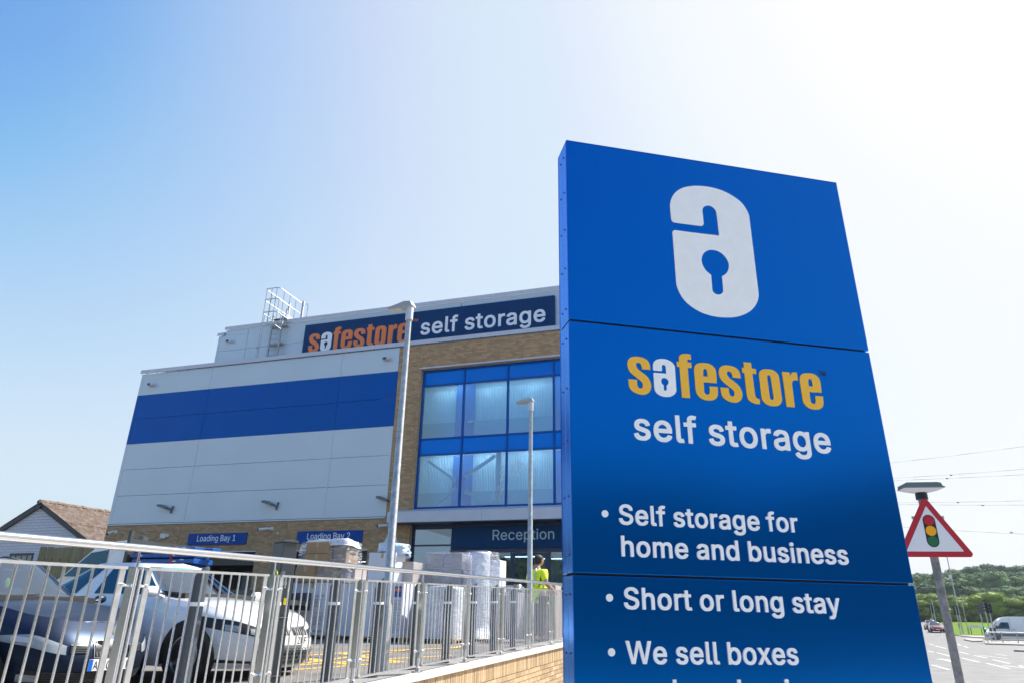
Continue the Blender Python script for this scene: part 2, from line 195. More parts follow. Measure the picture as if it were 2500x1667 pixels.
REG = json.loads('''{"L":[396,[[61,0,60,507,66,509,126,509,129,507,129,502,129,65,131,61,362,60,365,55,365,6,363,1,361,0]]],"o":[418,[[205,-7,160,-2,120,15,82,47,55,90,41,132,34,186,41,246,56,290,82,330,120,362,160,379,210,385,260,379,300,362,337,330,363,290,379,246,385,186,379,132,363,87,335,44,304,18,260,-2],[191,52,210,50,245,55,270,69,290,89,308,122,316,152,319,186,316,221,309,251,292,285,270,308,245,322,210,327,175,322,150,308,128,285,112,256,104,226,100,191,103,152,110,127,128,92,150,69,175,55]]],"a":[392,[[161,-9,126,-4,96,5,69,22,51,42,35,76,30,111,34,141,45,165,58,180,79,195,101,205,126,213,251,232,266,238,273,245,276,255,273,280,267,294,256,309,241,320,221,326,196,328,171,326,152,319,136,311,121,298,101,272,46,288,42,289,42,294,58,324,81,348,106,365,136,376,166,383,196,385,241,380,266,373,286,363,309,344,326,321,337,289,341,250,341,2,336,0,281,0,278,2,276,52,257,26,238,12,219,2,196,-5],[149,51,171,49,206,54,231,64,251,80,263,96,273,121,276,141,276,186,141,159,121,149,106,136,100,126,96,106,100,86,106,75,121,62,136,55]]],"d":[427,[[195,-8,150,-1,110,18,80,45,56,82,40,132,34,191,39,246,54,290,80,333,110,360,150,378,195,385,230,382,260,372,290,348,310,321,311,504,315,509,375,509,376,3,370,0,315,1,313,3,313,52,310,57,290,30,276,18,260,7,230,-5],[193,52,210,51,240,56,265,70,282,87,300,122,309,152,312,186,308,231,300,261,285,288,260,312,240,322,210,327,175,322,150,309,130,290,111,256,103,226,100,191,103,152,112,122,127,92,152,67,175,55]]],"i":[170,[[57,0,53,6,54,378,57,380,117,379,117,1],[72,442,54,452,44,467,41,482,44,497,55,512,67,520,87,524,102,521,117,512,127,498,130,482,127,467,118,452,102,442,87,440]]],"n":[413,[[54,0,53,378,59,380,114,380,116,378,116,328,119,322,124,333,153,363,189,380,229,385,264,381,301,368,324,351,344,323,357,283,361,239,360,1,298,1,296,6,296,234,290,274,274,301,249,319,214,326,184,322,164,314,148,303,131,283,122,259,118,224,118,6,116,1]]],"g":[428,[[205,-150,170,-147,135,-139,105,-125,83,-109,65,-90,52,-70,52,-65,100,-38,105,-38,135,-70,160,-84,180,-90,210,-92,255,-85,283,-70,305,-40,311,-5,311,64,310,66,308,64,290,40,275,28,255,16,230,8,195,5,155,10,110,29,80,54,56,89,40,134,34,193,39,248,55,292,80,332,113,362,150,378,200,385,235,382,255,374,275,362,291,347,310,323,313,332,313,377,315,379,375,379,376,-5,370,-55,353,-90,325,-117,295,-135,255,-146],[193,64,210,63,240,67,265,79,285,97,302,129,308,153,312,193,309,228,302,258,285,290,260,312,238,322,210,327,174,322,150,310,130,290,112,258,103,228,100,193,104,153,114,124,128,99,150,79,175,67]]],"B":[459,[[61,0,60,507,66,509,246,509,291,504,331,491,361,470,381,447,386,440,398,407,402,373,399,343,391,318,376,298,361,285,320,264,342,259,366,247,388,229,406,204,418,174,422,135,417,100,402,65,381,39,351,20,306,5,246,0],[129,65,131,61,136,61,246,61,296,66,326,81,332,85,347,105,354,135,352,159,344,179,324,204,306,217,281,226,251,229,131,229,129,224],[129,288,131,287,241,287,266,290,290,298,306,309,321,324,333,348,336,373,329,403,311,427,281,443,241,448,131,448,129,442]]],"y":[392,[[78,-144,50,-138,48,-134,61,-84,63,-82,103,-85,118,-80,128,-72,143,-51,163,1,17,378,23,380,83,380,88,378,198,64,305,378,308,380,373,380,375,378,373,373,209,-54,195,-84,178,-108,163,-123,143,-134,118,-142]]],"1":[456,[[77,0,77,57,82,59,207,59,212,60,212,441,92,357,86,358,87,427,197,507,277,509,280,507,280,502,280,60,282,59,392,59,395,55,395,6,393,1]]],"2":[456,[[65,0,65,51,265,263,300,307,310,325,318,348,320,368,316,398,307,417,294,432,269,447,250,454,225,456,200,454,180,446,155,427,142,407,135,390,130,360,70,359,66,363,71,403,87,442,111,472,140,493,185,511,230,516,270,511,310,497,340,475,363,447,379,412,385,368,382,343,375,318,360,287,340,257,312,224,162,65,165,63,390,61,393,55,393,6,391,1]]],"R":[452,[[61,0,60,507,66,509,241,509,291,504,336,489,371,465,394,432,409,393,413,348,409,308,393,269,371,239,336,215,319,209,431,6,431,1,354,1,246,197,131,196,129,194,129,6,126,0],[129,259,131,257,236,257,271,260,298,269,320,283,336,305,342,323,345,353,342,378,336,398,321,420,297,437,271,445,236,448,131,448,129,442]]],"e":[407,[[210,-7,160,-1,120,15,82,47,56,87,40,132,34,186,40,246,55,290,82,330,115,359,155,377,210,385,240,383,270,375,300,360,325,340,345,315,362,280,372,241,375,191,375,171,370,168,102,166,104,142,115,107,133,82,151,67,180,54,215,50,235,52,255,56,270,63,285,76,298,92,305,105,310,108,365,95,369,92,355,60,337,37,315,19,285,4,255,-4],[102,226,105,223,305,223,308,226,306,241,296,271,284,290,265,310,240,323,205,327,175,323,150,311,130,293,112,266,103,241]]],"c":[399,[[205,-7,160,-2,120,15,82,47,56,87,41,132,34,191,41,246,55,287,85,333,116,360,160,379,210,385,235,384,265,377,285,370,310,356,325,344,342,325,355,305,365,276,305,260,297,276,274,305,255,318,230,326,210,327,180,323,150,308,125,280,112,256,104,226,100,186,103,156,113,117,128,92,150,69,175,55,210,50,245,56,270,68,292,92,305,119,360,107,367,102,357,77,345,56,329,37,310,21,290,10,265,-1,235,-6]]],"p":[427,[[54,-142,54,380,114,380,116,375,116,325,119,321,136,345,154,362,174,374,199,382,234,385,274,379,314,363,349,333,373,295,389,246,394,191,389,137,373,82,349,44,318,18,279,-1,234,-8,199,-5,174,4,154,17,139,31,119,58,118,-136,116,-141,114,-142],[209,52,224,51,254,55,279,69,299,88,317,122,325,152,328,186,324,231,316,261,303,285,278,310,254,322,224,327,194,323,169,312,144,289,129,261,121,231,117,191,120,152,128,122,144,89,169,66,189,56]]],"t":[230,[[167,-4,127,2,97,19,92,22,73,51,65,96,65,319,62,324,12,324,7,326,6,329,7,379,62,380,65,384,65,468,67,471,127,471,130,468,130,384,132,381,208,379,207,325,132,324,130,319,130,101,132,81,139,66,152,57,205,56,217,7,213,2]]],"A":[483,[[17,0,201,507,207,509,277,509,282,503,467,1,396,1,347,141,142,141,136,140,88,1],[158,204,162,201,322,201,325,204,242,447,237,439]]],"K":[470,[[61,0,61,508,126,509,129,507,129,254,131,247,363,507,371,509,451,508,452,507,448,502,248,288,451,6,452,1,376,0,371,3,201,239,129,164,129,6,127,1]]],"Z":[441,[[46,0,42,6,43,50,321,447,316,450,46,448,40,452,41,508,396,509,401,507,400,457,120,60,126,58,401,61,403,55,402,1]]],"F":[413,[[61,0,60,507,66,509,371,509,373,507,373,452,371,449,129,447,129,283,131,281,346,280,349,279,350,274,350,224,346,219,130,219,129,6,126,0]]],"M":[631,[[61,0,61,508,151,509,156,507,316,79,476,507,481,509,571,508,571,1,506,0,504,6,506,425,346,1,341,0,291,0,286,2,126,419,123,407,126,1]]],"T":[452,[[198,0,194,1,193,6,193,447,38,448,32,452,32,507,38,509,418,509,421,507,421,502,421,452,418,449,261,447,261,6,258,0]]],"0":[456,[[229,-7,174,2,134,22,95,63,69,115,53,177,48,252,53,331,69,396,94,445,129,482,174,507,229,516,284,507,329,482,363,445,388,396,404,331,409,252,404,177,388,113,363,63,324,23,284,2],[202,58,229,54,259,59,291,78,314,107,329,143,340,197,344,252,340,311,331,361,314,401,289,433,264,448,229,456,194,449,165,430,146,406,126,361,117,306,113,252,117,197,128,143,144,106,166,78,194,60]]],"7":[456,[[98,0,98,6,323,447,68,448,62,452,62,507,68,509,393,509,395,507,395,447,393,442,169,1]]]}''')
LOGO = json.loads('''{"pad":[[3314,39348,2848,39338,2189,39323,1558,39312,1083,39310,606,39312,247,39309,199,39304,152,39292,110,39267,72,39227,40,39176,25,39118,0,35592,3,35471,14,35350,35,35227,66,35109,107,34992,155,34874,210,34750,274,34623,350,34499,437,34384,534,34275,643,34171,772,34069,915,33970,1068,33878,1225,33795,1389,33719,1563,33653,1745,33599,1935,33556,2132,33521,2322,33498,2514,33485,2712,33481,2907,33486,3103,33499,3304,33521,3504,33549,3706,33585,3909,33635,4099,33699,4284,33775,4465,33863,4629,33954,4787,34056,4936,34169,5062,34284,5178,34409,5285,34545,5376,34683,5456,34827,5524,34979,5575,35126,5613,35277,5631,35435,5691,41120,5685,41231,5668,41341,5640,41452,5597,41579,5542,41712,5475,41845,5396,41974,5305,42101,5199,42222,5080,42331,4949,42432,4807,42528,4659,42617,4503,42700,4337,42776,4162,42844,3978,42906,3788,42958,3606,42996,3422,43024,3231,43044,3027,43057,2815,43061,2597,43056,2384,43041,2171,43016,1959,42981,1767,42940,1576,42889,1388,42826,1215,42757,1046,42678,883,42583,737,42477,601,42358,476,42228,373,42096,283,41955,204,41808,141,41663,88,41512,48,41372,28,41273,17,41173,12,41069,8,40777,9,40415,15,40129,27,40072,48,40016,64,39976,104,39951,162,39917,226,39898,758,39895,1471,39902,2021,39910,2068,39911,2115,39916,2160,39930,2200,39955,2237,39989,2265,40026,2281,40064,2288,40105,2290,40148,2290,40424,2287,40791,2290,41088,2299,41160,2317,41231,2345,41298,2381,41355,2426,41407,2478,41454,2534,41495,2595,41530,2661,41557,2729,41575,2801,41585,2873,41583,2942,41569,3009,41545,3074,41509,3133,41463,3186,41407,3232,41345,3266,41283,3291,41217,3302,41146,3311,40606,3313,39887],[2437,36357,2357,36415,2245,36500,2141,36595,2067,36689,2003,36790,1951,36902,1912,37021,1885,37147,1874,37275,1881,37396,1903,37516,1941,37634,1993,37743,2060,37847,2139,37943,2226,38025,2323,38095,2429,38153,2539,38192,2655,38217,2774,38229,2886,38227,2998,38212,3109,38182,3219,38135,3328,38072,3429,37998,3513,37917,3587,37825,3651,37724,3703,37616,3743,37502,3769,37386,3776,37281,3768,37175,3747,37068,3708,36945,3654,36816,3591,36699,3522,36614,3441,36539,3365,36475,3306,36434,3244,36397,3199,36371,3173,35443,3170,35385,3164,35327,3147,35271,3115,35213,3071,35156,3017,35106,2955,35068,2884,35038,2809,35021,2732,35019,2653,35030,2582,35054,2527,35092,2480,35143,2445,35199,2426,35253,2419,35311,2417,35371]],"s":[[1406,29603,1256,29603,1048,29604,892,29604,889,29658,884,29735,873,29808,852,29863,824,29915,803,29953,765,29965,712,29982,672,29995,639,29976,594,29949,560,29929,549,29898,535,29852,529,29805,538,29757,556,29707,581,29659,615,29611,658,29564,706,29520,810,29447,938,29363,1054,29282,1125,29224,1192,29162,1253,29090,1303,29009,1344,28921,1376,28832,1394,28756,1403,28677,1403,28597,1393,28519,1374,28441,1346,28367,1311,28301,1268,28240,1215,28185,1154,28138,1086,28099,1011,28068,935,28048,854,28038,771,28036,684,28042,595,28056,506,28078,425,28105,347,28140,274,28181,211,28225,153,28276,104,28337,69,28406,44,28483,27,28565,18,28684,16,28816,15,28913,169,28913,380,28913,540,28913,539,28839,539,28736,543,28640,555,28576,573,28513,587,28467,624,28446,675,28417,714,28395,750,28408,799,28427,836,28441,853,28476,877,28527,892,28582,893,28639,885,28699,866,28757,834,28807,791,28852,742,28895,645,28968,526,29053,414,29134,334,29193,256,29255,185,29322,131,29391,84,29467,47,29549,21,29635,5,29725,0,29816,7,29901,25,29985,54,30063,92,30130,142,30190,202,30241,275,30281,359,30311,448,30332,544,30344,647,30348,752,30344,854,30336,956,30320,1053,30293,1139,30254,1220,30203,1288,30139,1336,30064,1370,29979,1394,29887,1405,29785,1406,29680]],"f":[[668,28087,682,29959,755,29960,856,29962,932,29964,933,30060,935,30192,936,30291,866,30290,770,30288,698,30287,694,30326,689,30381,685,30422,706,30443,736,30472,772,30493,828,30497,893,30494,941,30490,943,30578,947,30699,949,30790,920,30803,878,30820,833,30829,721,30828,579,30820,454,30804,383,30783,317,30750,259,30710,218,30667,186,30616,165,30558,157,30465,159,30358,161,30279,114,30278,49,30277,0,30276,4,30187,8,30063,12,29970,54,29967,111,29962,154,29959,166,28074,313,28078,515,28083]],"e":[[549,29140,1396,29154,1427,29758,1426,29851,1417,29944,1393,30033,1350,30112,1292,30184,1224,30246,1151,30292,1069,30326,981,30348,864,30358,732,30358,602,30349,491,30336,380,30316,280,30281,201,30232,131,30168,75,30095,39,30017,18,29932,9,29842,0,28718,5,28617,19,28517,47,28422,90,28339,145,28264,211,28197,282,28144,360,28101,446,28068,542,28047,645,28035,752,28033,858,28037,965,28050,1066,28077,1153,28119,1234,28174,1301,28240,1347,28311,1379,28390,1400,28476,1418,28624,1428,28795,1435,28921,1282,28917,1072,28911,913,28906,909,28808,902,28671,890,28554,871,28501,842,28452,821,28416,788,28404,741,28387,693,28381,649,28395,605,28419,574,28437,562,28466,545,28508,536,28553],[572,29508,578,29834,640,29963,675,29984,715,29995,745,30003,769,29987,803,29965,828,29949,851,29797,847,29502]],"t":[[160,30657,309,30660,514,30665,668,30668,668,30561,668,30413,668,30302,748,30300,857,30298,940,30296,939,30201,938,30069,937,29970,860,29972,753,29975,672,29977,679,28620,692,28558,716,28498,735,28455,777,28438,837,28414,887,28394,907,28385,927,28376,941,28369,941,28284,941,28166,941,28078,858,28076,740,28073,623,28082,526,28104,433,28137,348,28181,282,28232,226,28293,181,28366,153,28448,137,28540,131,28635,141,29972,104,29974,52,29977,13,29979,9,30074,4,30204,0,30303,47,30304,113,30304,162,30305,161,30408,161,30550]],"o":[[14,29954,33,30037,71,30115,122,30184,183,30237,255,30278,335,30310,427,30332,529,30345,635,30351,753,30352,878,30347,994,30327,1083,30293,1165,30243,1237,30179,1295,30104,1341,30017,1364,29920,1358,28524,1344,28436,1315,28351,1275,28273,1228,28208,1170,28152,1102,28107,1013,28071,909,28045,800,28028,694,28021,586,28024,480,28039,383,28067,291,28106,207,28156,141,28212,85,28278,41,28354,16,28438,4,28530,0,28625],[543,29815,553,29863,575,29907,600,29945,628,29968,661,29985,685,29997,709,29977,743,29950,768,29929,773,29889,780,29833,785,29774,817,28602,808,28545,787,28489,762,28444,733,28419,697,28400,670,28388,645,28400,610,28418,581,28442,565,28473,555,28510,551,28549]],"r":[[12,30283,160,30284,363,30284,517,30285,521,30222,527,30136,531,30071,564,30122,611,30194,659,30254,697,30283,740,30303,788,30316,868,30321,961,30320,1029,30319,1027,30171,1025,29967,1023,29813,956,29814,862,29815,776,29803,717,29774,666,29731,625,29683,602,29634,591,29580,587,29523,547,28069,387,28069,166,28068,0,28068]]}''')
def inside(p, l):
    c = False; j = len(l) - 1
    for i in range(len(l)):
        if (l[i][1] > p[1]) != (l[j][1] > p[1]) and p[0] < (l[j][0] - l[i][0]) * (p[1] - l[i][1]) / (l[j][1] - l[i][1]) + l[i][0]: c = not c
        j = i
    return c
_gc = {}
def fill(loops, ext):
    """solid letter from loops: nested loops are holes, overlapping ones are laid over each other"""
    groups = []
    order = sorted(loops, key=lambda l: -(max(p[0] for p in l) - min(p[0] for p in l)) * (max(p[1] for p in l) - min(p[1] for p in l)))
    for l in order:
        for g in groups:
            if all(inside(p, g[0]) for p in l): g.append(l); break
        else: groups.append([l])
    V = []; F = []
    for gi, g in enumerate(groups):
        cu = bpy.data.curves.new('tmp', 'CURVE'); cu.dimensions = '2D'; cu.fill_mode = 'BOTH'; cu.extrude = ext + 0.0004 * gi
        for l in g:
            sp = cu.splines.new('POLY'); sp.points.add(len(l) - 1); sp.use_cyclic_u = True
            for i, p in enumerate(l): sp.points[i].co = (p[0], p[1], 0, 1)
        o = bpy.data.objects.new('tmp', cu); COL.objects.link(o)
        me = bpy.data.meshes.new_from_object(o.evaluated_get(bpy.context.evaluated_depsgraph_get()))
        k = len(V); V += [tuple(v.co) for v in me.vertices]; F += [tuple(i + k for i in q.vertices) for q in me.polygons]
        bpy.data.objects.remove(o); bpy.data.curves.remove(cu); bpy.data.meshes.remove(me)
    return V, F
def pairs(l): return [(l[i], l[i + 1]) for i in range(0, len(l), 2)]
def text(mb, font, s, x0, x1, base, cap, y, ext=0.004, track=1.0, skew=0.0, mi=0):
    """letters standing in the x,z plane, facing -y; spans x0..x1; cap = height of a capital"""
    fn = BOLD if font == 'b' else REG
    capu = fn['S'][1][0] if 'S' in fn else None
    sy = cap / 0.509; pen = 0; items = []
    for ch in s:
        if ch == ' ': pen += 190; continue
        adv, loops = fn[ch]; items.append((pen, loops)); pen += adv * track
    xs = [p + q for p, ls in items for l in ls for q in l[::2]]
    lo, hi = min(xs), max(xs); sx = (x1 - x0) / (hi - lo)
    for pen, loops in items:
        L = [[(x0 + (p[0] + pen - lo) * sx + skew * p[1] * sy / 1000, base + p[1] * sy / 1000) for p in pairs(l)] for l in loops]
        v, f = fill(L, ext)
        mb.add([(p[0], y - p[2], p[1]) for p in v], f, mi)
    return mb
def logo_word(mbw, mby, x0, base, k, y, ext=0.004):
    """the condensed word mark: k scales the sign's size, returns nothing"""
    spots = [('s', 0.3471), ('f', 0.658), ('e', 0.765), ('s', 0.9246), ('t', 1.08), ('o', 1.189), ('r', 1.349), ('e', 1.4637)]
    for ch, sx in spots:
        L = [[(x0 + (p[0] / 10000 + sx - 0.3471) * k, base + (p[1] / 10000 - 2.806) * k) for p in pairs(l)] for l in LOGO[ch]]
        v, f = fill(L, ext); mby.add([(p[0], y - p[2], p[1]) for p in v], f)
    q = 0.2432
    L = [[(x0 + (p[0] / 10000 * q + 0.5055 - 0.3471) * k, base + ((p[1] / 10000 - 3.348) * q + 2.803 - 2.806) * k) for p in pairs(l)] for l in LOGO['pad']]
    v, f = fill(L, ext); mbw.add([(p[0], y - p[2], p[1]) for p in v], f)

HF = -0.31126344      # heading of the building front
HM = 0.20801816       # heading of the sign's face
HR = radians(70.8368) # heading of the railing
RA = Vector((-2.495, 4.84)); RD = Vector((cos(HR), sin(HR)))
RSL = 0.0267
def sm(a, b, x):
    t = min(max((x - a) / (b - a), 0), 1); return t * t * (3 - 2 * t)
def G(x, y):
    """height of the raised car park"""
    s = (x - RA.x) * RD.x + (y - RA.y) * RD.y
    p = -(x - RA.x) * RD.y + (y - RA.y) * RD.x
    s = min(max(s, -4), 12)
    return 0.84 + RSL * s - 0.045 * min(max(p, 0), 6) * (1 - sm(4, 10, s))
PROF = [(0, 0), (100, 0), (120, .5), (128, .82), (139, 1.2), (160, 2.4), (200, 4.2), (250, 7.5), (320, 13), (450, 22), (2500, 22)]
def TZ(x, y):
    t = x * .545 + y * .838
    z = 0
    if t > 0:
        for (a, za), (b, zb) in zip(PROF, PROF[1:]):
            if a <= t <= b: z = za + (zb - za) * (t - a) / (b - a)
    return z * sm(10, 35, x)
# ---------------------------------------------------------------- materials
m_asph = mat('asphalt', (0.14, 0.14, 0.145), 0.75, noise_amt=0.3, nscale=1.4, bump=0.5, bscale=90)
m_park = mat('car_park_asphalt', (0.17, 0.16, 0.15), 0.85, noise_amt=0.35, nscale=2.0, bump=0.6, bscale=80)
m_pave = mat('paving', (0.3, 0.28, 0.26), 0.85, noise_amt=0.2, nscale=3, bump=0.3)
m_white = mat('white_paint', (0.78, 0.78, 0.76), 0.6, noise_amt=0.12, nscale=5)
m_yellow = mat('yellow_paint', (0.75, 0.42, 0.06), 0.7, noise_amt=0.2, nscale=6)
m_grass = mat('grass', (0.085, 0.155, 0.018), 1.0, spec=0.05, noise_amt=0.35, nscale=0.35, bump=0.6, bscale=9, col2=(0.15, 0.23, 0.035))
m_steel = mat('brushed_steel', (0.80, 0.80, 0.80), 0.24, 1.0, noise_amt=0.05, nscale=20)
m_steel2 = mat('satin_steel', (0.62, 0.62, 0.62), 0.36, 1.0, noise_amt=0.12, nscale=9)
m_rail = mat('polished_handrail', (0.66, 0.66, 0.67), 0.16, 1.0, noise_amt=0.05, nscale=14)
m_galv = mat('galvanised', (0.42, 0.44, 0.46), 0.5, 0.8, noise_amt=0.25, nscale=14, bump=0.1)
m_pole = mat('backlit_mottled_pole', (0.22, 0.225, 0.235), 0.6, 0.5, noise_amt=0.35, nscale=16, bump=0.15)  # mottled galvanising, its colour darkened to look backlit
m_panelgrey = mat('silver_cladding', (0.55, 0.63, 0.70), 0.42, 0.2, noise_amt=0.03, nscale=0.5, bump=0.05, bscale=2.0)
m_trim = mat('light_grey_trim', (0.55, 0.58, 0.66), 0.5, 0.1, noise_amt=0.04, nscale=2)
m_panelblue = mat('blue_cladding', (0.0, 0.08, 0.35), 0.36, 0.35, tint=(0.1, 0.4, 1), noise_amt=0.04, nscale=1.0, bump=0.35, bscale=1.6)
m_brick = mat('buff_brick', (0.46, 0.305, 0.175), 0.9, noise_amt=0.22, nscale=18, bump=0.4, bscale=70, rand=0.2)
m_mortar = mat('mortar', (0.42, 0.33, 0.21), 0.95, noise_amt=0.1, nscale=20)
m_wbrick = mat('cream_brick', (0.47, 0.33, 0.19), 0.9, noise_amt=0.1, nscale=14, bump=0.4, bscale=60, rand=0.24)
m_wmortar = mat('wall_mortar', (0.2, 0.14, 0.085), 0.95)
m_frame = mat('blue_frame', (0.002, 0.07, 0.34), 0.35, tint=(.2,.5,1))
m_spandrel = mat('blue_spandrel', (0.0, 0.15, 0.62), 0.15, 0.4, tint=(.1,.4,1))
m_navy = mat('navy_frame', (0.008, 0.03, 0.09), 0.35)
m_signnavy = mat('navy_sign', (0.0, 0.028, 0.105), 0.45, tint=(.2,.5,1))
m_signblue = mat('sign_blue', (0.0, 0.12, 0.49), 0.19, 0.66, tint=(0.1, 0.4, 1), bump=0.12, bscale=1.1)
m_signblue2 = mat('sign_side_sky_sheen', (0.13, 0.37, 0.85), 0.18, 0.75, tint=(0.4, 0.6, 1))  # sign blue lightened to carry the sky reflected in the side faces
m_letter = mat('white_acrylic', (0.84, 0.86, 0.89), 0.35, noise_amt=0.03, nscale=12)
m_lyellow = mat('yellow_acrylic', (0.85, 0.47, 0.035), 0.4)
m_lorange = mat('orange_acrylic', (0.82, 0.21, 0.05), 0.5)
m_black = mat('black_plastic', (0.012, 0.012, 0.014), 0.4)
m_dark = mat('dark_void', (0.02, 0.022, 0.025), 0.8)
m_rubber = mat('rubber', (0.015, 0.015, 0.016), 0.75, bump=0.1)
m_dgrey = mat('dark_grey_powdercoat', (0.055, 0.065, 0.07), 0.4, noise_amt=0.08, nscale=6)
m_bollard = mat('dark_grey_bollard', (0.07, 0.085, 0.1), 0.4, noise_amt=0.2, nscale=40)
m_card = mat('brown_cardboard', (0.36, 0.24, 0.13), 0.85, noise_amt=0.1, nscale=5)
m_card2 = mat('grey_brown_cardboard', (0.40, 0.36, 0.35), 0.85, noise_amt=0.2, nscale=9, stretch=(1, 1, 6))
m_wcard = mat('white_cardboard', (0.62, 0.65, 0.74), 0.7, noise_amt=0.03, nscale=6)
m_wood = mat('pallet_wood', (0.42, 0.27, 0.14), 0.85, noise_amt=0.25, nscale=8, bump=0.3, rand=0.15)
m_fencew = mat('weathered_timber', (0.22, 0.2, 0.11), 0.9, noise_amt=0.3, nscale=5, bump=0.5, stretch=(6, 6, 0.6), rand=0.15)
m_pwhite = mat('white_car_paint', (0.80, 0.81, 0.83), 0.25, coat=1.0)
m_pblack = mat('dark_car_paint', (0.010, 0.014, 0.028), 0.35, 0.0, spec=0.5, coat=0.0, tint=(0.35, 0.55, 1))
m_pred = mat('red_car_paint', (0.24, 0.012, 0.03), 0.25, coat=1.0)
m_chrome = mat('chrome', (0.75, 0.75, 0.76), 0.12, 1.0)
m_lens = mat('headlamp_lens', (0.30, 0.33, 0.36), 0.15, 0.0, spec=0.6, coat=0.6, noise_amt=0.22, nscale=5)
m_carglass = mat('car_glass', (0.008, 0.05, 0.085), 0.05, spec=0.9, tint=(0.35, 0.75, 1.0))
m_seat = mat('seat_cloth', (0.03, 0.03, 0.033), 0.8)
m_screen = glass('windscreen_glass', (0.3, 0.62, 0.75), 0.2, 0.01)
m_plate = mat('number_plate_white', (0.75, 0.75, 0.72), 0.4)
m_blueband = mat('number_plate_blue', (0.0, 0.12, 0.55), 0.4)
m_beam = mat('blue_powdercoat', (0.004, 0.085, 0.36), 0.4, noise_amt=0.15, nscale=5)
m_strap = mat('red_webbing', (0.42, 0.03, 0.06), 0.8)
m_sticker = mat('white_sticker', (0.7, 0.7, 0.7), 0.6)
m_paintbrick = mat('white_painted_brick', (0.60, 0.62, 0.66), 0.8, noise_amt=0.08, nscale=4)
m_roofsheet = mat('mossy_cement_sheet', (0.10, 0.055, 0.035), 0.95, nscale=3.0, col2=(0.25, 0.2, 0.165), bump=0.6, bscale=9)
m_fascia = mat('dark_bargeboard', (0.02, 0.03, 0.04), 0.5)
m_cam = mat('camera_white', (0.66, 0.68, 0.7), 0.4)
m_lampgrey = mat('lamp_grey', (0.13, 0.17, 0.19), 0.45, 0.3, noise_amt=0.1)
m_head = mat('lamp_head_grey', (0.36, 0.38, 0.40), 0.45, 0.2)
m_diff = mat('lamp_diffuser', (0.45, 0.46, 0.43), 0.25)
m_inwall = mat('interior_white_sheet', (0.72, 0.82, 0.88), 0.5)
m_indoor = mat('interior_blue_door', (0.0, 0.24, 0.75), 0.4)
m_inwhite = mat('interior_white_steel', (0.72, 0.74, 0.76), 0.4)
m_infloor = mat('interior_floor', (0.5, 0.5, 0.5), 0.6)
m_glass = glass('tinted_window_glass', (0.58, 0.83, 0.98), 0.06)
m_glass2 = glass('shopfront_glass', (0.30, 0.40, 0.46), 0.12, ripple=0.05)
m_lit = mat('lit_tube', (1, 1, 1), 0.5, emit=((1, 0.98, 0.94), 7.0))
m_hivis = mat('hi_vis_yellow', (0.72, 0.92, 0.02), 0.7, bump=0.3, bscale=12)
m_refl = mat('reflective_tape', (0.5, 0.52, 0.52), 0.35)
m_trou = mat('dark_navy_trousers', (0.012, 0.018, 0.04), 0.85)
m_skin = mat('skin', (0.45, 0.24, 0.16), 0.6)
m_hair = mat('dark_hair', (0.02, 0.016, 0.014), 0.7)
m_signred = mat('sign_red', (0.42, 0.012, 0.03), 0.4)
m_signwhite = mat('sign_white', (0.68, 0.70, 0.75), 0.4)
m_signred2 = mat('sign_disc_red', (0.42, 0.006, 0.025), 0.4)
m_signamb = mat('sign_disc_amber', (0.85, 0.38, 0.0), 0.4)
m_signgrn = mat('sign_disc_green', (0.01, 0.13, 0.05), 0.4)
m_greenlit = mat('lit_green_signal', (0.0, 0.5, 0.35), 0.4, emit=((0.05, 1, 0.7), 3.0))
m_leafd = mat('dark_foliage', (0.075, 0.14, 0.07), 0.8, rand=0.3, spec=0.2)
m_leafl = mat('light_foliage', (0.21, 0.28, 0.06), 0.8, rand=0.35, spec=0.2)
m_leafm = mat('mid_foliage', (0.13, 0.21, 0.085), 0.8, rand=0.3, spec=0.2)
m_bark = mat('bark', (0.09, 0.07, 0.05), 0.9, noise_amt=0.3)
m_gravel = mat('exposed_aggregate', (0.34, 0.32, 0.3), 0.95, noise_amt=0.35, nscale=60, bump=0.6, bscale=120)
m_coping = mat('pale_coping', (0.62, 0.58, 0.54), 0.7, noise_amt=0.1, nscale=5)
